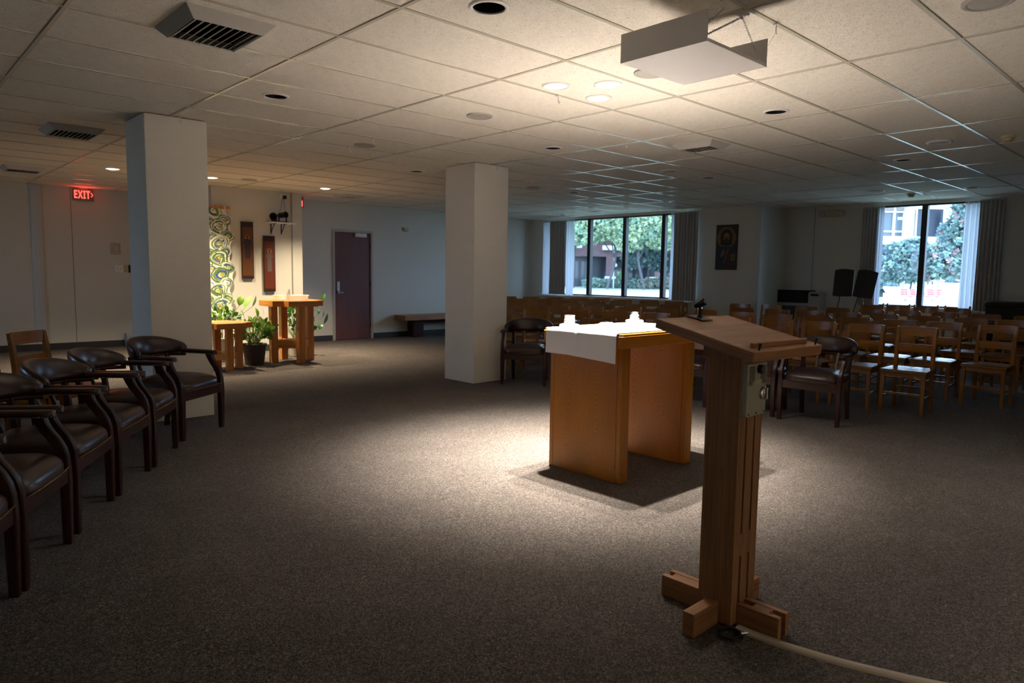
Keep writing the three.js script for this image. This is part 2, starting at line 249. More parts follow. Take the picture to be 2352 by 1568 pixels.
// ---------------------------------------------------------------- ceiling: lay-in tiles between T bars
const MX = 1.2192, MZ = 0.6096;
const cans = [[0.304, 0.32], [0.34, -2.182], [3.386, 0.3], [3.357, -2.133], [3.38, -4.613], [6.37, -2.114], [6.444, -4.595], [9.465, -4.63], [9.479, -7.666], [6.505, 0.247], [9.65, 0.15]];
const lit = [[1.606, -0.445], [1.833, -0.159], [2.078, -0.449]], litFar = [[0.519, -7.513], [1.755, -7.37], [3.501, -7.281]];
const litBack = [[3.37, 2.74], [0.3, 4.9], [-2.7, 4.9]];
const holes = [...cans, ...lit, ...litFar, ...litBack];
const CANR = 0.087;
{
  const g = structGroup('ceiling', 'suspended ceiling of white lay-in tiles in a metal grid');
  camera.updateMatrixWorld(true); camera.aspect = 1.5; camera.updateProjectionMatrix();
  const seen = [], rest = [], wob = rng(5);
  const limit = (x, z) => (z < -3.25 ? (x < 10.1 ? (x < 2.1 ? z > -10.45 : x < 3.62 ? z > -8.33 : z > -9.28) : false) : x < RX1) && x > RX0 && z < RZ1;
  for (let i = -5; i <= 9; i++) for (let j = -9; j <= 17; j++) {
    let x0 = i * MX + 0.004, x1 = (i + 1) * MX - 0.004, z1 = -j * MZ - 0.004, z0 = -(j + 1) * MZ + 0.004;
    const cx = (x0 + x1) / 2, cz = (z0 + z1) / 2;
    if (![[x0, z0], [x0, z1], [x1, z0], [x1, z1], [cx, cz]].some(([x, z]) => limit(x, z))) continue;
    x0 = Math.max(x0, RX0); z1 = Math.min(z1, RZ1); x1 = Math.min(x1, RX1); z0 = Math.max(z0, -10.45);
    if (x1 - x0 < 0.03 || z1 - z0 < 0.03) continue;
    const inside = holes.filter((h) => h[0] > x0 && h[0] < x1 && h[1] > z0 && h[1] < z1);
    let geo;
    if (inside.length) {
      const s = new THREE.Shape([[x0, -z0], [x1, -z0], [x1, -z1], [x0, -z1]].map((p) => new THREE.Vector2(...p)));
      for (const h of inside) s.holes.push(new THREE.Path().absarc(h[0], -h[1], CANR - 0.002, 0, Math.PI * 2, true));
      geo = flat(new THREE.ExtrudeGeometry(s, { depth: 0.016, bevelEnabled: false, curveSegments: 14 })).rotateX(-Math.PI / 2).translate(0, HC + 0.006, 0);
    } else geo = bare(x1 - x0, 0.016, z1 - z0, (x0 + x1) / 2, HC + 0.014, (z0 + z1) / 2);
    geo = uvm(geo, 2, [wob(), wob()]).translate(0, (wob() - 0.5) * 0.002, 0);
    const v = V(cx, HC, cz).project(camera), front = V(cx, HC, cz).applyMatrix4(camera.matrixWorldInverse).z < 0.8;
    const d = Math.hypot(cx - camera.position.x, cz - camera.position.z);
    (front && Math.abs(v.x) < 1.6 && Math.abs(v.y) < 2.2 && d < 15 ? seen : rest).push([d, geo]);
  }
  seen.sort((a, b) => a[0] - b[0]);
  seen.forEach(([, geo], k) => (k < 290 ? part('ceiling_tile', geo, M.tile, g) : rest.push([0, geo])));
  if (rest.length) part('ceiling_tile_field', rest.map((r) => r[1]), M.tile, g, 'stuff');
  for (let i = -4; i <= 9; i++) part('grid_runner', [box(0.024, 0.03, RZ1 + 10.45, i * MX, HC + 0.015, (RZ1 - 10.45) / 2, 0.002)], M.gridbar, g);
  for (let j = -9; j <= 17; j++) part('grid_crossbar', [box(RX1 - RX0, 0.028, 0.024, (RX0 + RX1) / 2, HC + 0.0148, -j * MZ, 0.002)], M.gridbar, g);
}

// ---------------------------------------------------------------- ceiling fixtures
function can(p, name, label, group, isLit, mat) {
  const g = thing(name, label, 'downlight', [p[0], HC, p[1]], 0, group);
  part('trim_ring', [lathe([[0.082, 0.004], [0.082, -0.004], [0.094, -0.003], [0.101, 0.002], [0.101, 0.006]], 36)], M.white, g);
  part('housing', [lathe([[0.084, 0.004], [0.083, 0.06], [0.074, 0.16], [0.0005, 0.165]], 28)], isLit ? M.white : M.pitch, g);
  if (isLit) part('lamp_lens', [mat === M.lensWarm ? lathe([[0.0005, -0.012], [0.04, -0.010], [0.066, -0.002], [0.078, 0.012], [0.078, 0.03], [0.0005, 0.03]], 28) : lathe([[0.0005, 0.012], [0.045, 0.014], [0.081, 0.024], [0.081, 0.03], [0.0005, 0.03]], 28)], mat, g);
  return g;
}
const canWords = ['dark recessed downlight at the top edge of the photo, nearest the camera', 'dark recessed downlight right of the near ceiling vent', 'dark recessed downlight to the right below the hanging white tray', 'dark recessed downlight above and right of the central pillar', 'dark recessed downlight just left of the central pillar top', 'dark recessed downlight beyond the small louvred vent on the right ceiling', 'dark recessed downlight over the middle of the wooden chairs', 'dark recessed downlight near the right curtain of the wide window', 'dark recessed downlight near the left curtain of the wide window', 'dark recessed downlight below the white ringed ceiling speaker', 'dark recessed downlight above the right end of the narrow window'];
cans.forEach((p, i) => can(p, 'recessed_downlight', canWords[i], 'unlit recessed downlights'));
function spot(p, I, ang, pen, color = LAMP_COLOR, aim = [p[0], 0, p[1]]) {
  const s = new THREE.SpotLight(color, I / EV, 0, ang, pen, 2); s.position.set(p[0], HC + (color === LAMP_COLOR ? 0.008 : -0.018), p[1]); s.target.position.set(...aim); s.castShadow = true; s.shadow.radius = 1.6; s.shadow.mapSize.set(1024, 1024); s.shadow.camera.near = 0.02; scene.add(s, s.target);
}
['left of the three lit downlights above the altar', 'lit downlight above the altar, closest to the hanging tray', 'lit downlight above the altar, lowest of the three in the photo'].forEach((w, i) => { can(lit[i], 'lit_downlight', w, 'lit downlights over the altar', true, M.lens); spot(lit[i], ALTAR_HOT, 0.26, 1.0, LAMP_COLOR, [1.87, 0.98, 0.03]); spot(lit[i], ALTAR_BEAM, 0.69, 1.0); spot(lit[i], ALTAR_SPILL, 0.98, 1.0); });
['lit downlight beside the red exit sign', 'lit downlight half hidden behind the left pillar', 'lit downlight above the wooden font table'].forEach((w, i) => { can(litFar[i], 'lit_downlight', w, 'lit downlights over the plant corner', true, M.lensWarm); spot(litFar[i], ALCOVE_LAMP, 0.98, 1.0, lin(1.0, 0.80, 0.54)); });

['lit downlight right of the photo frame, beside the lectern', 'lit downlight near the back wall behind the lectern', 'lit downlight near the back wall behind the camera'].forEach((w, i) => { can(litBack[i], 'lit_downlight', w, 'lit downlights at the back of the room', true, M.lens); spot(litBack[i], [9, 60, 30][i], 0.9, 1.0); });

function speaker(p, label, white) {
  const g = thing('ceiling_speaker', label, 'speaker', [p[0], HC, p[1]], 0, 'round ceiling speakers');
  part('rim', [lathe([[0.112, 0.006], [0.112, -0.004], [0.098, -0.010], [0.085, -0.006], [0.085, 0.0]], 36)], white ? M.white : M.grille, g);
  part('grille', [lathe([[0.0005, -0.0085], [0.06, -0.0075], [0.086, -0.005], [0.086, 0.002], [0.0005, 0.002]], 36)], M.grille, g);
}
[[[1.844, -1.548], 'beige round ceiling speaker left of the lit altar downlights'], [[1.903, -3.468], 'beige round ceiling speaker between the two pillars with small hooks beside it'], [[5.621, 0.844], 'round ceiling speaker with a bright white rim at right', 1], [[5.498, -2.144], 'round ceiling speaker glowing with window light in the middle ceiling', 1], [[5.581, -4.653], 'faint round ceiling speaker just right of the central pillar top'], [[9.237, -0.993], 'round ceiling speaker in front of the narrow window', 1], [[1.931, 2.071], 'large looking round ceiling speaker cut by the top right of the photo'], [[9.369, -6.571], 'round ceiling speaker right above the wide window', 1], [[1.794, 0.229], 'round ceiling speaker half hidden by the hanging white tray'], [[2.234, -7.2], 'round ceiling speaker above the plant corner']].forEach((a) => speaker(...a));

function vent(cx, cz, w, d, label, n, alongX, deep = 0.05) { // surface box diffuser with sloping frame and louvres
  const g = thing('ceiling_vent', label, 'vent', [cx, HC, cz], 0, 'ceiling air vents'), i = 0.72, h = deep;
  const o = [[-w / 2, -d / 2], [w / 2, -d / 2], [w / 2, d / 2], [-w / 2, d / 2]], q = o.map(([x, z]) => [x - Math.sign(x) * 0.055, z - Math.sign(z) * 0.055]);
  for (let k = 0; k < 4; k++) { const a = o[k], b = o[(k + 1) % 4], c = q[(k + 1) % 4], e = q[k], y0 = 0.006, y1 = -h; const pos = [[a[0], y0, a[1]], [b[0], y0, b[1]], [c[0], y1, c[1]], [e[0], y1, e[1]], [a[0] * 0.93, y0, a[1] * 0.93], [b[0] * 0.93, y0, b[1] * 0.93], [c[0] * 0.97, y1 + 0.008, c[1] * 0.97], [e[0] * 0.97, y1 + 0.008, e[1] * 0.97]];
    const P = []; for (const f of [[0, 1, 2], [0, 2, 3], [7, 6, 5], [7, 5, 4], [0, 4, 5], [0, 5, 1], [3, 2, 6], [3, 6, 7]]) for (const v of f) P.push(...pos[v]); const gg = new THREE.BufferGeometry(); gg.setAttribute('position', new THREE.Float32BufferAttribute(P, 3)); gg.computeVertexNormals(); part('frame', flat(gg), M.ventMetal, g); }
  part('duct', [b2(-w / 2 + 0.06, w / 2 - 0.06, -0.004, 0.004, -d / 2 + 0.06, d / 2 - 0.06)], M.pitch, g);
  const iw = w - 0.12, id = d - 0.12; void i;
  for (let k = 0; k < n; k++) { const t = (k + 0.5) / n - 0.5; const s = alongX ? box(iw, 0.004, 0.03, 0, 0, 0, 0.001).rotateX(0.7).translate(0, -h + 0.014, t * id) : box(0.032, 0.004, id, 0, 0, 0, 0.001).rotateZ(0.65).translate(t * iw, -h + 0.014, 0); part('louvre', s, M.ventMetal, g); }
}
vent(-0.565, -0.965, 0.47, 0.52, 'large louvred ceiling vent at the top left, nearest the camera', 9, false);
vent(-0.47, -4.88, 0.47, 0.52, 'louvred ceiling vent left of the left pillar', 9, false);
vent(-0.35, -8.36, 0.47, 0.45, 'farthest dark louvred vent near the left wall', 8, false);
vent(4.21, -0.89, 0.36, 0.46, 'louvred ceiling vent right of the altar lights', 7, true);
vent(4.33, -7.95, 0.42, 0.42, 'brownish louvred ceiling vent above the brown door', 7, true, 0.03);

[[[5.711, 1.382], 'cream smoke detector on the ceiling at the right edge'], [[9.968, -0.741], 'small smoke detector above the narrow window']].forEach(([p, l]) => {
  const g = thing('smoke_detector', l, 'smoke detector', [p[0], HC, p[1]]);
  part('base', [lathe([[0.06, 0.006], [0.06, -0.012], [0.052, -0.016], [0.0005, -0.016]], 28)], M.cream, g);
  part('sensor_head', [lathe([[0.046, -0.012], [0.046, -0.034], [0.036, -0.048], [0.0005, -0.05]], 28)], M.cream, g);
});
[[1.756, -3.071, 'small white ceiling hook right of the speaker between the pillars'], [1.843, -3.683, 'small white ceiling hook left of the speaker between the pillars'], [0.06, -3.46, 'small white ceiling hook at the top of the left pillar'], [1.806, -0.6096, 'tiny ceiling hook between the altar lights'], [3.72, -3.42, 'small white ceiling hook at the top of the central pillar']].forEach(([x, z, l]) => {
  const g = thing('ceiling_hook', l, 'hook', [x, HC, z]);
  part('clip', [box(0.03, 0.008, 0.03, 0, -0.003, 0, 0.002)], M.white, g);
  part('hook', [tube([[0, -0.004, 0], [0, -0.035, 0], [0.008, -0.055, 0], [0.016, -0.045, 0], [0.014, -0.034, 0]], 0.0035, 16, 6)], M.white, g);
});

// hanging white tray: sheet bent up on two sides, held by chains
{
  const x0 = 0.77, x1 = 1.33, z0 = 0.787, z1 = 1.276, y = 2.4, t = 0.006, h = 0.14;
  const g = thing('hanging_light_tray', 'white sheet metal tray bent up on two sides, hanging by chains under the ceiling', 'light fixture', [(x0 + x1) / 2, y, (z0 + z1) / 2]);
  const w = x1 - x0, d = z1 - z0;
  part('bottom_panel', [box(w - 2 * t - 0.001, 0.016, d, 0, 0.009, 0, 0.002)], M.panelWhite, g);
  part('side_panel', [box(t, h, d, -w / 2 + t / 2, h / 2, 0, 0.002)], M.panelWhite, g);
  part('side_panel', [box(t, h, d, w / 2 - t / 2, h / 2, 0, 0.002)], M.panelWhite, g);
  const sock = part('lamp_socket', [cyl(0.03, 0.03, 0.06, 0.12, 0.046, 0.08, 16)], std({ color: lin(0.5, 0.2, 0.04), roughness: 0.5 }), g); void sock;
  const top = [1.245 - g.position.x, HC - y - 0.02, 1.176 - g.position.z];
  const bracket = part('ceiling_bracket', [box(0.06, 0.012, 0.05, top[0], HC - y - 0.004, top[2], 0.002), tube([[top[0], HC - y - 0.008, top[2]], [top[0] + 0.008, top[1] - 0.006, top[2]], [top[0] - 0.006, top[1] - 0.01, top[2]]], 0.003, 10, 6)], M.white, g); void bracket;
  const links = (a, b) => { const A = V(...a), B = V(...b), n = Math.round(A.distanceTo(B) / 0.013), L = []; const dir = B.clone().sub(A).normalize(), qn = new THREE.Quaternion().setFromUnitVectors(V(1, 0, 0), dir); for (let k = 0; k <= n; k++) L.push(flat(new THREE.TorusGeometry(0.006, 0.0014, 5, 8)).scale(1.3, 0.8, 1).rotateX(k % 2 ? Math.PI / 2 : 0).applyQuaternion(qn).translate(...A.clone().lerp(B, k / n).toArray())); return L; };
  part('chain', links(top, [w / 2 - 0.03, 0.02, d / 2 - 0.02]), M.steel, g);
  part('chain', links(top, [-w / 2 + 0.015, 0.03, d / 2 - 0.03]), M.steel, g);
  const hk = [1.508 - g.position.x, HC - y, 1.225 - g.position.z];
  part('wire_hook', [box(0.025, 0.008, 0.025, hk[0], hk[1] - 0.003, hk[2], 0.002), tube([[hk[0], hk[1] - 0.005, hk[2]], [hk[0], hk[1] - 0.04, hk[2]], [hk[0] + 0.008, hk[1] - 0.05, hk[2]]], 0.0035, 10, 6), tube([[hk[0], hk[1] - 0.045, hk[2]], [w / 2 - 0.004, 0.09, d / 2 - 0.01]], 0.001, 4, 5)], M.white, g);
  part('ceiling_bracket', [box(0.03, 0.01, 0.03, 1.03 - g.position.x, HC - y - 0.004, 1.2 - g.position.z, 0.002), tube([[1.03 - g.position.x, HC - y - 0.006, 1.2 - g.position.z], [1.03 - g.position.x, HC - y - 0.04, 1.2 - g.position.z]], 0.003, 6, 6)], M.white, g);
  part('chain', links([1.03 - g.position.x, HC - y - 0.04, 1.2 - g.position.z], [-w / 2 + 0.015, 0.03, d / 2 - 0.1]), M.steel, g);
}

// ---------------------------------------------------------------- altar, cloth, candle glasses
{
  const g = thing('altar_table', 'square oak veneer altar on two slab legs, lit by ceiling spots', 'table', [1.875, 0, 0.03]);
  const lx0 = 1.45 - 1.875, lx1 = 2.285 - 1.875;
  for (const [a, b] of [[lx0, lx0 + 0.088], [lx1 - 0.088, lx1]]) {
    const L = part('leg_panel', [uvm(b2(a, b, 0, 0.89, -0.29, 0.262, 0.003), 1, [0.03, 0])], M.altarOak, g);
    part('edge_strip', [uvm(b2(a + 0.0005, b - 0.0005, 0, 0.89, 0.262, 0.30, 0.006))], M.altarEdge, L);
    part('edge_strip', [uvm(b2(a + 0.0005, b - 0.0005, 0, 0.89, -0.328, -0.29, 0.006))], M.altarEdge, L);
  }
  const w = 1.035, d = 0.69, c = 0.025, oct = (k) => [[-w / 2 + k + c, -d / 2 + k], [w / 2 - k - c, -d / 2 + k], [w / 2 - k, -d / 2 + k + c], [w / 2 - k, d / 2 - k - c], [w / 2 - k - c, d / 2 - k], [-w / 2 + k + c, d / 2 - k], [-w / 2 + k, d / 2 - k - c], [-w / 2 + k, -d / 2 + k + c]];
  const top = part('tabletop', [uvm(prism(oct(0), 0.078, 0.003).rotateX(-Math.PI / 2).translate(0, 0.89, 0.015), 0)], M.altarEdge, g);
  part('edge_molding', [uvm(prism(oct(0.006), 0.014, 0.004).rotateX(-Math.PI / 2).translate(0, 0.968, 0.015), 0)], M.altarEdge, top);
}
{
  const g = thing('altar_cloth', 'white linen runner draped over the altar with a centre crease', 'tablecloth', [1.875, 0.983, 0.03]);
  // path across the top (x), hanging at both ends; half widths in z
  const hw = 0.5175, dl = 0.165, path = []; const N = 44;
  for (let i = 0; i <= N; i++) path.push(i / N);
  const total = 2 * hw + 2 * dl, rad = 0.012;
  const f = (u, v) => {
    const s = u * total, z = -0.283 + v * 0.605, sag = 0.018 * (v - 0.5) * 0; let x, y; const e = rad;
    const crease = 0.006 * Math.exp(-Math.pow((v - 0.46) / 0.012, 2)), wv = 0.002 * Math.sin(v * 17 + u * 4) * Math.sin(v * 5 + 1);
    if (s < dl) { x = -hw - 0.004 - wv * 0.8 - 0.006 * (1 - s / dl) * (0.4 + 0.6 * Math.sin(v * 6 + 0.5)) - crease; y = -(dl - s) * (1 + 0.22 * Math.max(0, v - 0.35)) ; } else if (s > total - dl) { const q = s - (total - dl); x = hw + 0.004 + wv + 0.004 * q / dl; y = -q; } else { x = s - dl - hw; const k = Math.min(x + hw, hw - x); y = 0.0022 + crease + wv * 0.2 - (k < e ? (e - k) * (e - k) / e * 0.4 : 0); }
    return [x, y + sag, z];
  };
  const top = grid(90, 60, f), bot = grid(90, 60, (u, v) => { const p = f(u, v); const s = u * total; return s < dl ? [p[0] + 0.0016, p[1], p[2]] : s > total - dl ? [p[0] - 0.0016, p[1], p[2]] : [p[0], p[1] - 0.0016, p[2]]; });
  part('linen', [uvm(top, 0), uvm(bot, 0)], M.cloth, g);
  for (const [v0] of [[-0.2832], [0.318]]) part('hem', [box(2 * hw, 0.002, 0.012, 0, 0.0042, v0 + 0.004, 0.0008)], M.cloth, g);
  
}
[[1.53, -0.2, 'clear glass candle cup on a white saucer at the left end of the altar'], [2.32, -0.235, 'clear glass candle cup on a white saucer at the far right of the altar']].forEach(([x, z, l]) => {
  const g = thing('candle_glass', l, 'candle', [x, 0.9865, z], 0, 'candle glasses on the altar');
  part('saucer', [lathe([[0.0005, 0.0], [0.062, 0.0], [0.07, 0.008], [0.066, 0.018], [0.05, 0.022], [0.0005, 0.02]], 36)], M.white, g);
  part('glass_cup', [lathe([[0.0005, 0.021], [0.034, 0.021], [0.037, 0.03], [0.038, 0.082], [0.0365, 0.083], [0.0345, 0.034], [0.0005, 0.03]], 32)], M.glass, g);
  part('wax', [lathe([[0.0005, 0.031], [0.033, 0.031], [0.034, 0.052], [0.0005, 0.05]], 24)], M.white, g);
});
{
  const g = thing('folded_napkin', 'small white folded cloth lying at the back edge of the altar', 'cloth', [1.93, 0.9865, -0.2]);
  part('fold', [box(0.09, 0.008, 0.07, 0, 0.004, 0, 0.003)], M.cloth, g); part('fold', [box(0.085, 0.008, 0.06, 0.003, 0.0115, 0.002, 0.003).rotateY(0.08)], M.cloth, g);
}

// ---------------------------------------------------------------- lectern
{
  const g = thing('wooden_lectern', 'tall oak reading lectern with slanted top and cross feet in front of the altar', 'lectern', [0.39, 0, 1.698]);
  const w = 0.476, d = 0.434, t = 0.215, yaw = -0.064, slabM = new THREE.Matrix4().makeRotationFromEuler(new THREE.Euler(t, yaw, 0, 'YXZ')).setPosition(0.383 - 0.39, 1.138, 1.71 - 1.698);
  const S = (geo) => geo.applyMatrix4(slabM);
  const desk = part('desk_top', S(uvm(box(w, 0.038, d, 0, -0.019, 0, 0.004), 0)), M.lectern, g);
  part('book_ledge', S(uvm(box(0.375, 0.018, 0.012, -0.005, 0.009, 0.172, 0.003), 0)), M.lectern, desk);
  for (const x of [-0.19, 0.2]) part('ledge_screw', S(merge([cyl(0.0055, 0.003, 0.028, x, 0.013, 0.203, 12)])), M.black, desk);
  // column: two outer boards and a middle one with spacers leaving slots
  const cz0 = 1.625 - 1.698, cz1 = 1.77 - 1.698, cx0 = 0.302 - 0.39, cx1 = 0.478 - 0.39;
  const bt = [[cx0, cx0 + 0.05], [cx0 + 0.062, cx1 - 0.062], [cx1 - 0.05, cx1]];
  bt.forEach(([a, b]) => part('column_board', [uvm(b2(a, b, 0.005, 1.06, cz0, cz1, 0.003), 1, [a, 0])], M.lectern, g));
  for (const [a, b] of [[cx0 + 0.05, cx0 + 0.062], [cx1 - 0.062, cx1 - 0.05]]) { part('column_spacer', [uvm(b2(a, b, 0.272, 0.362, cz0, cz1 - 0.001))], M.lectern, g); part('column_spacer', [uvm(b2(a, b, 0.82, 1.05, cz0, cz1 - 0.001))], M.lectern, g); part('column_spacer', [uvm(b2(a, b, 0.01, 1.05, cz0 + 0.02, cz0 + 0.06))], M.lectern, g); }
  part('desk_bracket', [uvm(b2(cx0 - 0.001, cx1 + 0.001, 1.035, 1.085, cz0 - 0.02, cz1 - 0.03, 0.004))], M.lectern, g);
  // cross feet: doubled boards along z with spacers, single boards along x
  const fx = [[-0.043, -0.017], [0.017, 0.043]], fz0 = 1.425 - 1.698, fz1 = 1.94 - 1.698;
  for (const [za, zb] of [[fz0, cz0], [cz1, fz1]]) {
    for (const [a, b] of fx) part('foot_board', [uvm(b2(a - 0.003, b - 0.003, 0, 0.088, za, zb, 0.003), 2)], M.lectern, g);
    part('foot_spacer', [uvm(b2(-0.02, 0.014, 0.002, 0.086, za < 0 ? za + 0.03 : za + 0.05, za < 0 ? zb - 0.015 : zb - 0.05, 0.002), 2)], M.lectern, g);
  }
  for (const [xa, xb] of [[0.128 - 0.39, cx0], [cx1, 0.63 - 0.39]]) part('foot_board', [uvm(b2(xa, xb, 0, 0.092, -0.03, 0.02, 0.003), 0)], M.lectern, g);
  // control panel on the reader's side
  const px = (0.303 + 0.45) / 2 - 0.39 + 0.002, pz = cz1 + 0.012;
  const cp = part('control_panel', [box(0.147, 0.2, 0.024, px, 0.926, pz, 0.003)], M.bronzePlate, g);
  const slots = []; for (let r = 0; r < 11; r++) for (const s of [-1, 1]) { if (r >= 9 && s) { slots.push(box(0.03, 0.0032, 0.002, px + s * 0.052, 1.013 - r * 0.0065, pz + 0.0122, 0.0005)); continue; } slots.push(box(0.042, 0.0032, 0.002, px + s * 0.043, 1.013 - r * 0.0065, pz + 0.0122, 0.0005)); }
  part('speaker_slots', slots, M.pitch, cp);
  part('lock_cylinder', [cyl(0.017, 0.017, 0.014, 0, 0, 0, 24).rotateX(Math.PI / 2).translate(px + 0.01, 1.003, pz + 0.018), lathe([[0.008, 0], [0.012, 0.003], [0.013, 0.006]], 20).rotateX(Math.PI / 2).translate(px + 0.01, 1.003, pz + 0.02)], M.black, cp);
  part('lock_face', [cyl(0.012, 0.012, 0.004, 0, 0, 0, 24).rotateX(Math.PI / 2).translate(px + 0.01, 1.003, pz + 0.0255)], M.chrome, cp);
  part('name_plate', [box(0.05, 0.017, 0.002, px + 0.004, 0.955, pz + 0.013, 0.001)], std({ color: lin(0.5, 0.45, 0.3), roughness: 0.5 }), cp);
  part('knob', [lathe([[0.026, 0], [0.026, 0.008], [0.02, 0.014], [0.0005, 0.016]], 28).rotateX(Math.PI / 2).translate(px + 0.04, 0.908, pz + 0.012), box(0.008, 0.044, 0.012, px + 0.04, 0.908, pz + 0.03, 0.003)], M.chrome, cp);
  for (const x of [-0.058, 0, 0.06]) part('screw', [cyl(0.004, 0.004, 0.003, 0, 0, 0, 10).rotateX(Math.PI / 2).translate(px + x, 0.836, pz + 0.0125)], M.black, cp);
}
{
  const n = new THREE.Matrix4().makeRotationFromEuler(new THREE.Euler(0.215, -0.064, 0, 'YXZ')).setPosition(0.383, 1.138, 1.71);
  const p = V(-0.005, 0.0, -0.185).applyMatrix4(n);
  const g = thing('microphone_clip', 'black microphone clip on a base plate at the top of the lectern', 'microphone holder', p.toArray(), -0.06); g.scale.setScalar(0.74);
  part('base_plate', [box(0.1, 0.005, 0.1, 0, 0.006, 0, 0.001).rotateX(0.215)], M.black, g);
  part('stem', [cyl(0.011, 0.013, 0.052, 0, 0, 0, 20).rotateZ(-0.12).translate(0.001, 0.03, 0.0), cyl(0.014, 0.014, 0.008, 0, 0, 0, 20).translate(-0.002, 0.01, 0)], M.black, g);
  part('joint', [cyl(0.012, 0.012, 0.026, 0, 0, 0, 20).rotateX(Math.PI / 2).rotateY(0.8).translate(0.006, 0.06, 0)], M.black, g);
  part('joint_screw', [cyl(0.005, 0.005, 0.03, 0, 0, 0, 12).rotateX(Math.PI / 2).rotateY(-0.35).translate(0.004, 0.06, 0)], M.chrome, g);
  const shell = new THREE.LatheGeometry([[0.0125, 0], [0.0155, 0.0], [0.021, 0.052], [0.0225, 0.06], [0.019, 0.06], [0.0125, 0]].map((p) => new THREE.Vector2(...p)), 22, 0.5, 5.3);
  part('clip', [flat(shell).translate(0, -0.034, 0).rotateZ(-1.1).rotateY(-0.72).translate(0.0, 0.083, 0.0), box(0.018, 0.02, 0.022, 0.003, 0.07, 0, 0.004)], M.black, g);
}
{ // floor cord cover and coiled cable
  const pts = [[0.322, 1.79], [0.322, 1.86], [0.332, 1.97], [0.362, 2.12], [0.41, 2.27], [0.468, 2.42], [0.55, 2.58], [0.65, 2.75]];
  const c = new THREE.CatmullRomCurve3(pts.map((p) => V(p[0] - 0.322, 0, p[1] - 1.79))), rr = [];
  for (let i = 0; i <= 40; i++) { const p = c.getPoint(i / 40), t = c.getTangent(i / 40), s = [t.z, -t.x]; rr.push([[-0.021, 0.0005], [-0.017, 0.009], [-0.009, 0.0145], [0.009, 0.0145], [0.017, 0.009], [0.021, 0.0005]].map(([a, b]) => [p.x + s[0] * a, b, p.z + s[1] * a])); }
  const g = thing('cord_cover', 'tan rubber cord cover strip running along the carpet from the lectern foot', 'cord cover', [0.322, 0, 1.79]);
  part('strip', loft(rr, 0.3), M.cover, g);
  const k = thing('coiled_cable', 'coil of black microphone cable on the carpet under the lectern foot', 'cable', [0.248, 0, 1.80]);
  const cp = []; for (let i = 0; i <= 90; i++) { const a = i / 90 * Math.PI * 9, r = 0.042 + 0.006 * Math.sin(i * 0.37); cp.push([Math.cos(a) * r + 0.004 * Math.sin(i * 0.21), 0.004 + i / 90 * 0.014, Math.sin(a) * r * 0.92]); }
  part('cable', tube(cp, 0.003, 260, 6), M.black, k);
  part('plug', [cyl(0.006, 0.006, 0.028, 0, 0, 0, 14).rotateZ(Math.PI / 2).rotateY(-0.5).translate(0.03, 0.018, 0.04)], M.steel, k);
}

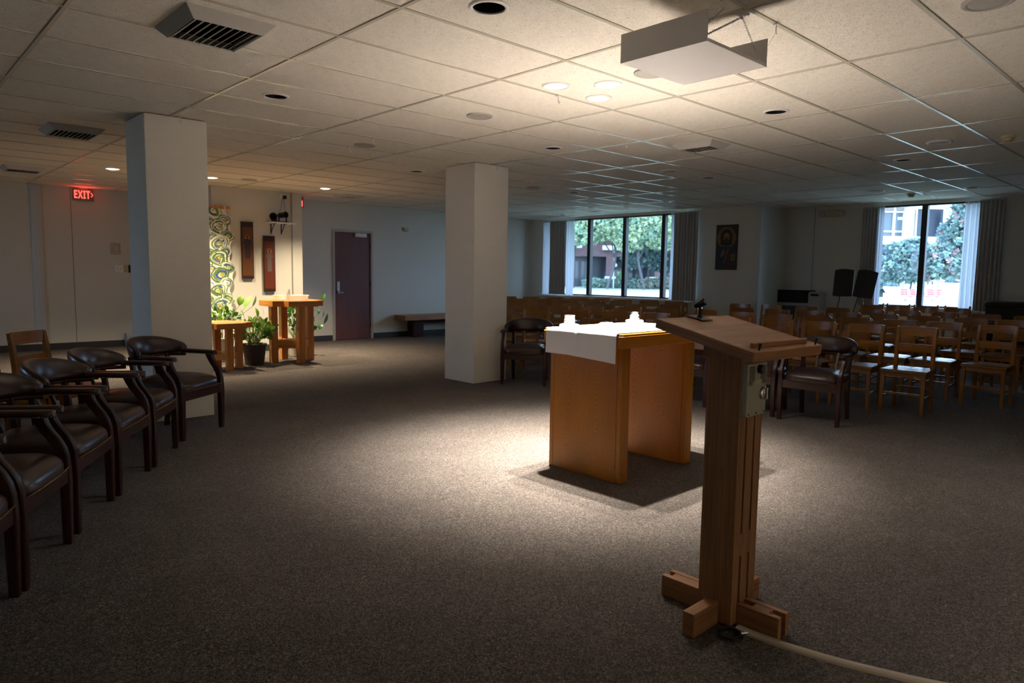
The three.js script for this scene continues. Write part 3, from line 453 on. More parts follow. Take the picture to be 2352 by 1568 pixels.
// ---------------------------------------------------------------- oxblood armchairs
function makeArmchair(label, group) {
  const g = thing('leather_armchair', label, 'armchair', [0, 0, 0], 0, group);
  const rect = (c, hw, hd, r = 0.25) => { const o = []; for (const [sx, sz] of [[1, 1], [-1, 1], [-1, -1], [1, -1]]) { const a = [c[0] + sx * hw, c[1], c[2] + sz * hd * (1 - r)], b = [c[0] + sx * hw * (1 - r), c[1], c[2] + sz * hd]; sx * sz > 0 ? o.push(a, b) : o.push(b, a); } return o.reverse(); };
  for (const s of [-1, 1]) {
    const L = part('front_leg', loft([[s * 0.262, 0, 0.238, 0.019], [s * 0.262, 0.25, 0.24, 0.0225], [s * 0.262, 0.32, 0.24, 0.024], [s * 0.262, 0.395, 0.238, 0.023]].map(([x, y, z, h]) => rect([x, y, z], h, h)), 0.6), M.mahogany, g);
    part('arm_support', loft([[0.262, 0.39, 0.238, 0.023, 0.022], [0.263, 0.43, 0.236, 0.02, 0.023], [0.266, 0.475, 0.222, 0.018, 0.026], [0.269, 0.52, 0.197, 0.017, 0.028], [0.27, 0.56, 0.168, 0.017, 0.028], [0.27, 0.6, 0.147, 0.019, 0.028], [0.27, 0.636, 0.135, 0.022, 0.03]].map(([x, y, z, h, e]) => rect([s * x, y, z], h, e)), 0.6), M.mahogany, L);
    part('rear_leg', loft([[0.215, 0, -0.255, 0.018], [0.212, 0.2, -0.222, 0.02], [0.21, 0.40, -0.205, 0.021], [0.212, 0.52, -0.215, 0.018], [0.216, 0.645, -0.235, 0.017]].map(([x, y, z, h]) => rect([s * x, y, z], h, h)), 0.6), M.mahogany, g);
    part('seat_rail', [bar([s * 0.255, 0.347, 0.22], [s * 0.21, 0.347, -0.2], 0.07, 0.026, V(1, 0, 0))], M.mahogany, g);
    // padded arm
    const A = [], prof = (c, hw, h0, h1, dx) => { const o = []; for (let k = 0; k < 12; k++) { const a = k / 12 * Math.PI * 2; const ca = Math.cos(a), sa = Math.sin(a); o.push([c[0] + dx[0] * hw * Math.sign(ca) * Math.pow(Math.abs(ca), 0.7), c[1] + (sa > 0 ? h1 : h0) * Math.sign(sa) * Math.pow(Math.abs(sa), 0.75), c[2] + dx[1] * hw * Math.sign(ca) * Math.pow(Math.abs(ca), 0.7)]); } return o.reverse(); };
    const path = [[0.268, 0.208, 0.006], [0.269, 0.2, 0.027], [0.269, 0.182, 0.036], [0.269, 0.13, 0.038], [0.27, 0.07, 0.036], [0.275, 0.0, 0.032], [0.275, -0.06, 0.03], [0.262, -0.12, 0.03]];
    path.forEach(([x, z, hw], i) => { const q = path[Math.min(i + 1, 7)], p = path[Math.max(i - 1, 0)]; let tx = q[0] - p[0], tz = q[1] - p[1]; const l = Math.hypot(tx, tz); const sl = 0.642 + i * 0.0012; A.push(prof([s * x, sl, z], hw, 0.016, 0.02, [s * -tz / l, tx / l])); });
    const arm = part('arm_pad', loft(s > 0 ? A : A.map((r) => r.slice().reverse()), 1.2), M.leather, g);
    const nails = []; for (let k = 0; k < 23; k++) { const z = 0.196 - k * 0.012, hw = z > 0.17 ? 0.036 : 0.0365; for (const e of [-1, 1]) nails.push(flat(new THREE.SphereGeometry(0.0042, 6, 4)).translate(s * (0.27 + e * hw * (z > 0.19 ? 0.85 : 1)), 0.635, z)); }
    part('nailhead_trim', nails, M.brassNail, arm, 'stuff');
  }
  part('seat_rail', [box(0.49, 0.075, 0.026, 0, 0.347, 0.243, 0.004)], M.mahogany, g);
  part('seat_rail', [box(0.40, 0.06, 0.026, 0, 0.347, -0.205, 0.004)], M.mahogany, g);
  // crowned seat cushion
  const R = [], n = 36, shape = (a, k) => { const ca = Math.cos(a), sa = Math.sin(a), p = 0.42; const x = Math.sign(ca) * Math.pow(Math.abs(ca), p), z = Math.sign(sa) * Math.pow(Math.abs(sa), p); const wz = z > 0 ? 0.262 : 0.25; return [x * 0.272 * k * (1 - 0.10 * (1 - z) / 2), z * wz * k + (z > 0.5 ? 0.012 * (1 - x * x) : 0)]; };
  for (const [k, y] of [[0.985, 0.374], [1.0, 0.39], [1.005, 0.412], [0.985, 0.434], [0.92, 0.455], [0.78, 0.472], [0.56, 0.486], [0.28, 0.494], [0.04, 0.4965]]) { const r = []; for (let j = 0; j < n; j++) { const [x, z] = shape(j / n * Math.PI * 2, k); r.push([x, y, z]); } R.push(r.reverse()); }
  const seat = part('seat_cushion', loft(R, 1.2), M.leather, g);
  const nl = []; for (let k = 0; k < 42; k++) nl.push(flat(new THREE.SphereGeometry(0.0042, 6, 4)).translate(-0.236 + k * 0.0115, 0.388, 0.263 + 0.011 * (1 - Math.pow((k - 20.5) / 20.5, 2)))); for (const s of [-1, 1]) for (let k = 0; k < 34; k++) nl.push(flat(new THREE.SphereGeometry(0.0042, 6, 4)).translate(s * (0.275 - k * 0.0008), 0.388, 0.2 - k * 0.0122));
  part('nailhead_trim', nl, M.brassNail, seat, 'stuff');
  // rolled barrel back
  const B = [], NB = 30;
  for (let i = 0; i <= NB; i++) {
    const u = i / NB * 2 - 1, a = u * 1.42, q = Math.abs(u), e = Math.min(1, (1 - q) / 0.06), k = Math.sqrt(Math.max(0.02, 1 - (1 - e) * (1 - e)));
    const rx = 0.293, rz = 0.245, cx = Math.sin(a) * rx, cz = -0.055 - Math.cos(a) * rz, nx = Math.sin(a) / rx, nz = -Math.cos(a) / rz, l = Math.hypot(nx, nz);
    const yt = 0.79 - 0.09 * Math.pow(q, 2.4), yb = 0.626 + 0.014 * Math.pow(q, 2), ym = (yt + yb) / 2, hy = (yt - yb) / 2 * (0.55 + 0.45 * k), th = 0.03 * k, r = [];
    for (let j = 0; j < 14; j++) { const b = j / 14 * Math.PI * 2, cb = Math.cos(b), sb = Math.sin(b); const off = Math.sign(cb) * Math.pow(Math.abs(cb), 0.8) * th * (cb < 0 ? 1.15 : 0.8), yy = ym + Math.sign(sb) * Math.pow(Math.abs(sb), 0.72) * hy, lean = -(yy - 0.64) * 0.22; r.push([cx + nx / l * (off - lean * 0.6), yy, cz + nz / l * (off - lean)]); }
    B.push(r.reverse());
  }
  part('backrest', loft(B, 1.2), M.leather, g);
  part('back_rail', [tube([[-0.27, 0.622, -0.09], [-0.2, 0.622, -0.245], [0, 0.622, -0.305], [0.2, 0.622, -0.245], [0.27, 0.622, -0.09]], 0.014, 24, 8)], M.mahogany, g);
  for (const s of [-1, 1]) part('back_spindle', [bar([s * 0.09, 0.41, -0.205], [s * 0.095, 0.63, -0.285], 0.024, 0.02)], M.mahogany, g);
  return g;
}
const pairs = [[[0.162, -2.97], [-0.252, -2.664]], [[-0.332, -2.522], [-0.69, -1.96]], [[-0.702, -1.955], [-1.005, -1.493]], [[-1.062, -1.415], [-1.317, -0.979]], [[-1.378, -0.854], [-1.636, -0.382]], [[-1.67, -0.338], [-1.91, 0.12]]];
const rightSpots = [[[4.311, 0.019], [4.363, 0.53]], [[4.3, -0.60], [4.36, -0.08]], [[4.23, -1.29], [4.28, -0.78]], [[4.17, -2.25], [4.20, -1.72]], [[3.64, -3.2], [3.96, -2.76]]];
const place = ([a, b], out) => { const t = [b[0] - a[0], b[1] - a[1]], l = Math.hypot(...t), f = [t[1] / l * out, -t[0] / l * out], m = [(a[0] + b[0]) / 2, (a[1] + b[1]) / 2]; return [[m[0] - f[0] * 0.24, 0, m[1] - f[1] * 0.24], Math.atan2(f[0], f[1])]; };
const LW = ['dark leather armchair in front of the left pillar, farthest of the curved left row', 'dark leather armchair second from the left pillar in the curved row', 'dark leather armchair third from the left pillar in the curved row', 'dark leather armchair fourth from the left pillar, back cut by the photo edge', 'dark leather armchair fifth from the left pillar, only arm, seat and legs in view', 'dark leather armchair nearest the camera at the left edge, only front leg in view'];
const RW = ['oxblood leather armchair at the right, in full view in front of the wooden chairs', 'oxblood leather armchair partly behind the lectern top, beside the fully visible one', 'oxblood leather armchair seen between the altar and the lectern column', 'leather armchair behind the altar, only the top of its back in view', 'leather armchair beside the central pillar, left of the altar'];
let arm0;
pairs.forEach((p, i) => { const [pos, th] = place(p, 1); if (!arm0) { arm0 = makeArmchair(LW[0], 'armchairs curving round the altar'); arm0.position.set(...pos); arm0.rotation.y = th; } else copy(arm0, pos, th, LW[i]); });
rightSpots.forEach((p, i) => { const [pos, th] = place(p, -1); copy(arm0, pos, th, RW[i]); });

// ---------------------------------------------------------------- wooden slat-back chairs
function makeChair(label, group, posts) {
  const g = thing(posts ? 'posted_chair' : 'wooden_chair', label, 'chair', [0, 0, 0], 0, group), W = 0.19, Hh = posts ? 0.94 : 0.862, m = M.chairWood;
  // saddle seat
  const nx = 14, nz = 14, P = [], sd = 0.41;
  const top = grid(nx, nz, (u, v) => { const x = (u - 0.5) * 2, z = (v - 0.5) * 2; const dip = 0.011 * (Math.exp(-Math.pow((Math.abs(x) - 0.45) / 0.35, 2)) * Math.exp(-Math.pow((z + 0.15) / 0.6, 2))); const w = 0.215 - 0.022 * (1 - z) / 2; return [x * w, 0.445 - dip, z * sd / 2 + 0.01]; }); void P;
  const edge = [[-0.215, 0.215], [0.215, 0.215], [0.193, -0.195], [-0.193, -0.195]].map(([x, z]) => [x, -z]);
  part('seat', [uvm(top, 2), uvm(prism(edge, 0.024, 0.004).rotateX(-Math.PI / 2).translate(0, 0.417, 0), 2)], m, g);
  for (const s of [-1, 1]) {
    part('front_leg', [uvm(loft([[s * 0.188, 0, 0.19, 0.0135], [s * 0.184, 0.3, 0.178, 0.018], [s * 0.182, 0.42, 0.172, 0.019]].map(([x, y, z, h]) => [[x - h, y, z - h], [x + h, y, z - h], [x + h, y, z + h], [x - h, y, z + h]].reverse()), 0.4))], m, g);
    const yt = posts ? Hh : Hh - 0.006;
    part('back_post', [uvm(loft([[0, -0.232, 0.0145], [0.2, -0.205, 0.0165], [0.42, -0.19, 0.019], [0.6, -0.196, 0.018], [0.74, -0.212, 0.0165], [yt, -0.232, 0.0135]].map(([y, z, h]) => [[s * (W - 0.019) - h, y, z - h], [s * (W - 0.019) + h, y, z - h], [s * (W - 0.019) + h, y, z + h], [s * (W - 0.019) - h, y, z + h]].reverse()), 0.4))], m, g);
    part('side_stretcher', [uvm(bar([s * 0.183, 0.16, 0.18], [s * 0.172, 0.16, -0.21], 0.022, 0.015), 2)], m, g);
    part('side_rail', [uvm(bar([s * 0.182, 0.392, 0.172], [s * 0.171, 0.392, -0.19], 0.018, 0.05, V(0, 1, 0)), 2)], m, g);
  }
  part('front_stretcher', [uvm(box(0.345, 0.024, 0.016, 0, 0.2, 0.181, 0.003), 0)], m, g);
  part('rear_stretcher', [uvm(box(0.32, 0.024, 0.016, 0, 0.225, -0.203, 0.003), 0)], m, g);
  part('front_rail', [uvm(box(0.335, 0.05, 0.018, 0, 0.392, 0.172, 0.003), 0)], m, g);
  const slat = (y0, y1, z, hw, r) => { // curved, slightly leaning rail with rounded corners
    const Rr = []; const N = 14; for (let i = 0; i <= N; i++) { const u = i / N * 2 - 1, x = u * hw, zz = z - 0.016 * (1 - u * u), k = r ? Math.max(0, (Math.abs(x) - hw + r) / r) : 0, cut = r ? r * (1 - Math.sqrt(Math.max(0, 1 - k * k))) : 0; Rr.push([[x, y0, zz + 0.009], [x, y1 - cut, zz + 0.006], [x, y1 - cut - 0.0005, zz - 0.008], [x, y0, zz - 0.009]]); }
    return loft(Rr, 0.5);
  };
  part('top_rail', [uvm(slat(posts ? 0.80 : 0.765, posts ? 0.905 : Hh, -0.222, posts ? 0.155 : W, posts ? 0 : 0.022), 0)], m, g);
  part('middle_rail', [uvm(slat(0.598, 0.682, -0.197, 0.155, 0), 0)], m, g);
  return g;
}
const ROWS = [
  [[4.46, -4.15, -47], [4.69, -3.68, -50], [5.02, -3.25, -57], [5.29, -2.82, -62], [5.46, -2.35, -78], [5.62, -1.84, -85], [5.64, -1.31, -87], [5.64, -0.78, -88], [5.69, -0.32, -89], [5.7, 0.18, -88], [5.72, 0.68, -87]],
  [[4.97, -4.78, -45], [5.25, -4.45, -45], [5.79, -4.27, -46], [6.03, -3.8, -50], [6.5, -3.5, -62], [6.73, -3.06, -78], [6.83, -2.48, -88], [6.76, -1.84, -86], [6.81, -1.35, -86], [6.86, -0.85, -87], [6.89, -0.37, -88], [6.93, 0.12, -90], [6.92, 0.59, -91], [6.87, 1.12, -92]],
  [[5.88, -5.37, -45], [6.31, -5.1, -45], [6.75, -4.82, -45], [7.14, -4.46, -46], [7.62, -4.18, -50], [8.1, -3.8, -56], [8.04, -2.54, -82], [8.15, -2.01, -84], [8.2, -1.51, -86], [8.25, -1.01, -87], [8.31, -0.53, -89], [8.3, -0.02, -90], [8.29, 0.53, -91], [8.25, 0.98, -92]],
  [[6.22, -6.66, -45], [6.65, -6.33, -45], [7.07, -6.05, -45], [7.5, -5.79, -45], [7.89, -5.38, -46], [8.47, -5.18, -46], [8.86, -4.76, -48], [9.15, -4.33, -50], [9.61, -3.42, -79], [9.75, -2.92, -88], [9.65, -2.24, -88], [9.69, -1.71, -86], [9.7, -1.18, -86], [9.76, -0.68, -89], [9.76, -0.17, -92], [9.71, 0.37, -92], [9.61, 0.91, -92]],
  [[7.0, -7.15, -45], [7.47, -6.91, -45], [8.01, -6.73, -45], [8.27, -6.26, -46], [8.65, -5.9, -48], [9.24, -5.71, -50], [9.55, -5.26, -50], [9.6, -4.72, -55]],
  [[8.2, -8.02, -45], [8.6, -7.69, -45], [8.9, -7.29, -47], [9.3, -6.91, -48], [9.57, -6.51, -50]],
];
const ORD = ['first', 'second', 'third', 'fourth', 'fifth', 'sixth', 'seventh', 'eighth', 'ninth', 'tenth', 'eleventh', 'twelfth', 'thirteenth', 'fourteenth', 'fifteenth', 'sixteenth', 'seventeenth'], RN = ['front row behind the altar', 'second row', 'third row', 'fourth row', 'fifth row by the wide window', 'sixth row under the wide window'];
let chair0;
ROWS.forEach((row, r) => row.forEach(([x, z, deg], i) => {
  const n = row.length, l = i < n / 2 ? `oak slat-back chair, ${ORD[i]} from the left in the ${RN[r]}` : i === n - 1 ? `oak slat-back chair at the right end of the ${RN[r]}` : `oak slat-back chair, ${ORD[n - 1 - i]} from the right in the ${RN[r]}`, th = deg * Math.PI / 180;
  if (!chair0) { chair0 = makeChair(l, 'rows of oak slat-back chairs'); chair0.position.set(x, 0, z); chair0.rotation.y = th; } else copy(chair0, [x, 0, z], th, l);
}));
let post0;
[-1.48, -1.07, -0.65, -0.2].forEach((z, i) => { const l = `wooden chair with tall back posts under the narrow window, ${['leftmost of four', 'second from the left', 'third from the left', 'rightmost of four'][i]}`, p = [10.52, 0, z]; if (!post0) { post0 = makeChair(l, 'posted chairs under the narrow window', true); post0.position.set(...p); post0.rotation.y = -Math.PI / 2; } else copy(post0, p, -Math.PI / 2, l); });
copy(chair0, [-0.98, 0, -3.2], 0.75, 'oak slat-back chair behind the leather armchairs, left of the left pillar').userData.group = undefined;
copy(chair0, [-1.36, 0, -2.86], 0.75, 'oak slat-back chair at the left photo edge behind the armchairs').userData.group = undefined;
scene.children.forEach((o) => { if ('group' in o.userData && o.userData.group === undefined) delete o.userData.group; });

// ---------------------------------------------------------------- left wall fittings and exit signs
const font = await new FontLoader().loadAsync('fonts/droid/droid_sans_bold.typeface.json');
const letters = (s, size, depth) => { const t = new TextGeometry(s, { font, size, depth, curveSegments: 4, bevelEnabled: false }); t.computeBoundingBox(); const b = t.boundingBox; return flat(t.translate(-(b.min.x + b.max.x) / 2, -(b.min.y + b.max.y) / 2, 0)); };
{
  const g = thing('exit_sign', 'glowing red EXIT sign with an arrow at the top of the left wall', 'exit sign', [0.782, 2.56, -10.40]);
  part('sign_body', [box(0.30, 0.19, 0.045, 0, 0, -0.025, 0.004)], M.exitBody, g);
  part('letters', [letters('EXIT', 0.125, 0.004).scale(0.66, 1.05, 1).translate(-0.02, 0, -0.002)], M.exitRed, g);
  part('arrow', [prism([[0, 0.035], [0.012, 0.035], [0.036, 0], [0.012, -0.035], [0, -0.035], [0.022, 0]], 0.004).translate(0.105, 0, -0.002)], M.exitRed, g);
  part('mount', [box(0.12, 0.012, 0.04, 0, 0.1005, -0.025, 0.002)], M.white, g);
  const l = new THREE.RectAreaLight(lin(1, 0.06, 0.04), 16 / EV, 0.24, 0.12); l.position.set(0.782, 2.56, -10.392); l.lookAt(0.782, 3.2, -9.4); scene.add(l);
}
{
  const g = thing('exit_sign', 'red exit sign seen edge-on at the corner left of the brown door', 'exit sign', [3.70, 2.54, -8.60]);
  part('sign_body', [box(0.05, 0.19, 0.28, 0, 0, 0, 0.004)], M.exitBody, g);
  part('letters', [letters('EXIT', 0.125, 0.004).scale(0.66, 1.05, 1).rotateY(Math.PI / 2).translate(0.024, 0, 0)], M.exitRed, g);
  part('edge_glow', [box(0.024, 0.1, 0.006, -0.01, -0.02, 0.1405, 0.002)], M.exitRed, g);
  const l = new THREE.RectAreaLight(lin(1, 0.06, 0.04), 3 / EV, 0.05, 0.1); l.position.set(3.70, 2.54, -8.452); l.lookAt(3.9, 2.9, -7.9); scene.add(l);
}
{
  const g = thing('thermostat', 'square wall thermostat in a clear guard above the switches', 'thermostat', [1.234, 1.683, -10.45]);
  part('guard', [box(0.15, 0.19, 0.03, 0, 0, 0.015, 0.006)], M.grille, g); part('dial_unit', [box(0.075, 0.115, 0.03, 0, 0, 0.04, 0.006)], M.cream, g); part('screw', [cyl(0.005, 0.005, 0.006, 0, 0, 0, 8).rotateX(Math.PI / 2).translate(0.055, 0.07, 0.032)], M.steel, g);
  const s = thing('switch_plate', 'pale wall switch plates in a row below the thermostat', 'light switch', [1.33, 1.345, -10.45]);
  part('plate', [box(0.135, 0.125, 0.008, -0.05, 0, 0.004, 0.003)], M.white, s); part('plate', [box(0.062, 0.125, 0.008, 0.052, 0, 0.004, 0.003)], M.cream, s);
  for (const x of [-0.08, -0.02, 0.052]) part('toggle', [box(0.01, 0.024, 0.014, x, 0, 0.013, 0.003)], M.frame, s);
  const c = thing('card_reader', 'black wall control beside the switch plates, half behind the left pillar', 'wall control', [1.468, 1.345, -10.45]);
  part('case', [box(0.085, 0.13, 0.03, 0, 0, 0.015, 0.006)], M.black, c); part('button', [box(0.03, 0.03, 0.006, 0, 0.025, 0.032, 0.003)], M.baseboard, c);
  const b = thing('small_box', 'pale blue box on the floor against the left wall behind the armchairs', 'box', [1.40, 0, -10.33]);
  part('carton', [box(0.17, 0.2, 0.14, 0, 0.1, 0, 0.004)], std({ color: lin(0.30, 0.34, 0.42), roughness: 0.7 }), b); part('lid', [box(0.178, 0.035, 0.148, 0, 0.215, 0, 0.004)], std({ color: lin(0.36, 0.40, 0.48), roughness: 0.7 }), b);
}

// ---------------------------------------------------------------- alcove wall: banner, icon panels, equipment shelf
const cv = (w, h, draw, seed = 1) => { const c = document.createElement('canvas'); c.width = w; c.height = h; draw(c.getContext('2d'), w, h, rng(seed)); const t = new THREE.CanvasTexture(c); t.colorSpace = THREE.SRGBColorSpace; return t; };
const bannerTex = cv(512, 1536, (x, w, h, r) => {
  x.fillStyle = '#e9e4d8'; x.fillRect(0, 0, w, h);
  const rose = (cx, cy, R) => { for (let k = 0; k < 15; k++) { const q = R * (1 - k / 15.5), a = r() * 6.28; x.lineWidth = R * (0.10 + r() * 0.09); x.strokeStyle = ['#5f7a40', '#748f55', '#50693a', '#8aa26a', '#ece9dc', '#e6e6d6'][Math.floor(r() * 6)]; x.beginPath(); x.ellipse(cx + (r() - 0.5) * R * 0.12, cy + (r() - 0.5) * R * 0.12, q, q * (0.86 + r() * 0.2), a, 0, 4.2 + r() * 1.8); x.stroke(); } x.lineWidth = R * 0.16; x.strokeStyle = '#2f4a9a'; x.beginPath(); x.arc(cx, cy, R * 0.5, r() * 6, r() * 6 + 1.4); x.stroke(); x.fillStyle = '#d9a83a'; x.beginPath(); x.ellipse(cx, cy, R * 0.2, R * 0.16, r(), 0, 6.3); x.fill(); };
  for (let row = 0; row < 7; row++) { rose(110 + r() * 20, 120 + row * 225, 118); rose(335 + r() * 40, 30 + row * 225 + r() * 30, 112); rose(440, 165 + row * 225, 84); rose(250, 190 + row * 225, 62); }
  for (let k = 0; k < 90; k++) { x.strokeStyle = ['#7a9a52', '#54743a', '#efece2', '#3d57a0'][Math.floor(r() * 4)]; x.lineWidth = 4 + r() * 7; const a = r() * w, b = r() * h; x.beginPath(); x.moveTo(a, b); x.quadraticCurveTo(a + (r() - 0.5) * 120, b + (r() - 0.5) * 60, a + (r() - 0.5) * 90, b + 40 + r() * 60); x.stroke(); }
}, 4);
{
  const g = thing('rose_banner', 'long white cloth banner painted with green and blue roses on the alcove wall', 'banner', [2.04, 0.62, -8.285]);
  const edge = (v) => 0.335 + 0.03 * Math.sin(v * 19) + 0.02 * Math.sin(v * 43 + 1) - (v > 0.93 ? (v - 0.93) * 1.4 : 0) - (v < 0.12 ? 0.04 : 0);
  const sheet = grid(20, 70, (u, v) => { const e = edge(v); return [-0.33 + u * (0.33 + e), v * 1.70, 0.008 * Math.sin(u * 9 + v * 3) + 0.02]; });
  part('painted_cloth', sheet, std({ map: bannerTex, roughness: 0.9 }), g);
  part('hanging_rod', [cyl(0.012, 0.012, 0.62, 0, 0, 0, 12).rotateZ(Math.PI / 2).translate(0.02, 1.712, 0.012)], M.pine, g);
  part('hanging_strap', [box(0.02, 0.14, 0.004, 0.235, 1.66, 0.034, 0.001)], M.white, g);
  for (const x of [0.12, 0.2, 0.3]) part('wooden_peg', [box(0.06, 0.05, 0.03, x, 1.715, 0.02, 0.006)], M.pine, g);
}
const panelTex = (robe, ground, bar_, seed) => cv(256, 1160, (x, w, h, r) => {
  x.fillStyle = ground; x.fillRect(0, 0, w, h);
  for (let k = 0; k < 900; k++) { x.fillStyle = `rgba(${r() > 0.5 ? '20,8,2' : '170,100,40'},${0.04 + r() * 0.08})`; x.fillRect(r() * w, r() * h, 2 + r() * 3, 10 + r() * 60); }
  x.fillStyle = bar_; x.fillRect(0, 0, w, 105); x.fillRect(0, h - 55, w, 55);
  x.strokeStyle = 'rgba(30,12,4,.8)'; x.lineWidth = 14; x.strokeRect(7, 7, w - 14, h - 14);
  x.fillStyle = 'rgba(205,150,60,.55)'; x.beginPath(); x.arc(w / 2, 310, 52, 0, 7); x.fill();
  x.fillStyle = robe; x.beginPath(); x.moveTo(w / 2 - 30, 350); x.quadraticCurveTo(w / 2 - 85, 380, w / 2 - 80, 430); x.lineTo(w / 2 - 50, 470); x.lineTo(w / 2 - 52, 745); x.lineTo(w / 2 + 52, 745); x.lineTo(w / 2 + 50, 470); x.lineTo(w / 2 + 84, 430); x.quadraticCurveTo(w / 2 + 80, 375, w / 2 + 30, 350); x.fill();
  x.fillStyle = '#7a4a28'; x.beginPath(); x.ellipse(w / 2, 312, 24, 31, 0, 0, 7); x.fill(); x.fillStyle = '#20120c'; x.beginPath(); x.ellipse(w / 2, 294, 27, 18, 0, 0, 7); x.fill(); x.beginPath(); x.ellipse(w / 2, 340, 17, 14, 0, 0, 7); x.fill();
  x.strokeStyle = 'rgba(140,120,110,.35)'; x.lineWidth = 4; for (const dx of [-30, -10, 12, 32]) { x.beginPath(); x.moveTo(w / 2 + dx * 0.7, 400); x.lineTo(w / 2 + dx, 740); x.stroke(); }
}, seed);
[[2.643, 1.674, '#2a2030', '#5d3614', '#2a160a', 'taller placed dark wooden icon panel with a dark robed figure, left of the pair', 11], [3.01, 1.463, '#5a4a44', '#5c2410', '#33160a', 'reddish wooden icon panel with a pale robed figure, right and lower of the pair', 12]].forEach(([x, y, robe, gr, br, l, s]) => {
  const g = thing('icon_panel', l, 'icon', [x, y, -8.33]);
  const m = std({ map: panelTex(robe, gr, br, s), roughness: 0.45 });
  part('board', [box(0.2, 0.925, 0.035, 0, 0, 0.0235, 0.003)], std({ color: lin(0.05, 0.022, 0.01), roughness: 0.5 }), g);
  part('painted_face', new THREE.PlaneGeometry(0.192, 0.915).translate(0, 0, 0.0415), m, g);
});
{
  const g = thing('wall_shelf', 'white wall shelf on two black brackets beside the icon panels', 'shelf', [3.18, 2.13, -8.33]);
  part('board', [box(0.42, 0.02, 0.24, 0, 0.01, 0.122, 0.003)], M.white, g);
  for (const x of [-0.12, 0.06]) part('bracket', [bar([x, -0.17, 0.008], [x, 0, 0.008], 0.02, 0.008), bar([x, -0.006, 0.005], [x, -0.006, 0.2], 0.02, 0.008, V(0, 1, 0)), bar([x, -0.15, 0.012], [x, -0.01, 0.14], 0.016, 0.006)], M.black, g);
  const s = thing('spotlight_fixture', 'black stage spotlights sitting on the white wall shelf, tied by cables', 'spotlight', [3.18, 2.15, -8.21]);
  part('lamp_barrel', [lathe([[0.0005, -0.09], [0.05, -0.09], [0.055, 0.02], [0.062, 0.09], [0.056, 0.09], [0.045, 0.0], [0.0005, -0.02]], 24).rotateX(1.35).rotateY(-0.5).translate(-0.135, 0.068, 0.03)], M.black, s);
  part('lamp_barrel', [lathe([[0.0005, -0.08], [0.04, -0.08], [0.045, 0.02], [0.052, 0.08], [0.046, 0.08], [0.036, 0.0], [0.0005, -0.02]], 24).rotateX(1.5).rotateY(0.35).translate(0.035, 0.125, 0.0)], M.black, s);
  part('yoke', [box(0.2, 0.02, 0.05, 0.03, 0.01, 0, 0.004), box(0.014, 0.12, 0.03, -0.03, 0.07, 0, 0.003), box(0.014, 0.12, 0.03, 0.1, 0.07, 0, 0.003)], M.black, s);
  part('support_cable', [tube([[-0.03, 0.09, 0], [0.09, 0.42, -0.1]], 0.003, 4, 5), tube([[0.11, 0.02, 0], [0.1, 0.42, -0.1]], 0.003, 4, 5)], M.black, s);
  part('wall_box', [box(0.1, 0.08, 0.035, 0.09, 0.44, -0.1, 0.004)], M.white, s); part('clamp', [box(0.06, 0.06, 0.05, 0.11, 0.43, -0.07, 0.01)], M.black, s);
  part('power_cord', [tube([[0.12, 0.012, 0.02], [0.2, 0.06, -0.02], [0.225, 0.16, -0.08], [0.228, 0.5, -0.105]], 0.005, 24, 6)], M.cream, s);
}

// ---------------------------------------------------------------- font table, low table, bowl, plants
function crossTable(name, label, p, S, notch, H, th, legR, legW, shY, shH) {
  const g = thing(name, label, 'table', p); const a = S / 2, b = a - notch;
  const out = [[-b, -a], [b, -a], [b, -b], [a, -b], [a, b], [b, b], [b, a], [-b, a], [-b, b], [-a, b], [-a, -b], [-b, -b]];
  part('tabletop', [uvm(prism(out, th, 0.004).rotateX(-Math.PI / 2).translate(0, H - th, 0), 0)], M.pine, g);
  for (const [x, z] of [[-legR, 0], [legR, 0], [0, -legR], [0, legR]]) part('leg', [uvm(box(legW, H - th, legW, x, (H - th) / 2, z, 0.004))], M.pine, g);
  const e = legR - legW / 2;
  part('cross_shelf', [uvm(b2(-e, e, shY, shY + shH, -legW * 0.45, legW * 0.45, 0.004), 0)], M.pine, g);
  for (const s of [-1, 1]) part('cross_shelf', [uvm(b2(-legW * 0.45, legW * 0.45, shY, shY + shH, s > 0 ? legW * 0.45 : -e, s > 0 ? e : -legW * 0.45, 0.004), 2)], M.pine, g);
  for (const [sx, sz] of [[1, 1], [1, -1], [-1, 1], [-1, -1]]) part('shelf_plank', [uvm(bar([sx * legR * 0.96, shY + shH * 0.5, 0], [0, shY + shH * 0.5, sz * legR * 0.96], shH, 0.026, V(sx, 0, sz).normalize()).applyMatrix4(new THREE.Matrix4()), 0)], M.pine, g);
  return g;
}
crossTable('font_table', 'tall cross-shaped wooden font table holding a shallow bowl', [2.66, 0, -6.79], 0.79, 0.165, 0.917, 0.085, 0.285, 0.1, 0.215, 0.115);
crossTable('low_table', 'lower cross-shaped wooden table beside the left pillar', [1.54, 0, -6.53], 0.66, 0.13, 0.645, 0.075, 0.215, 0.085, 0.14, 0.09);
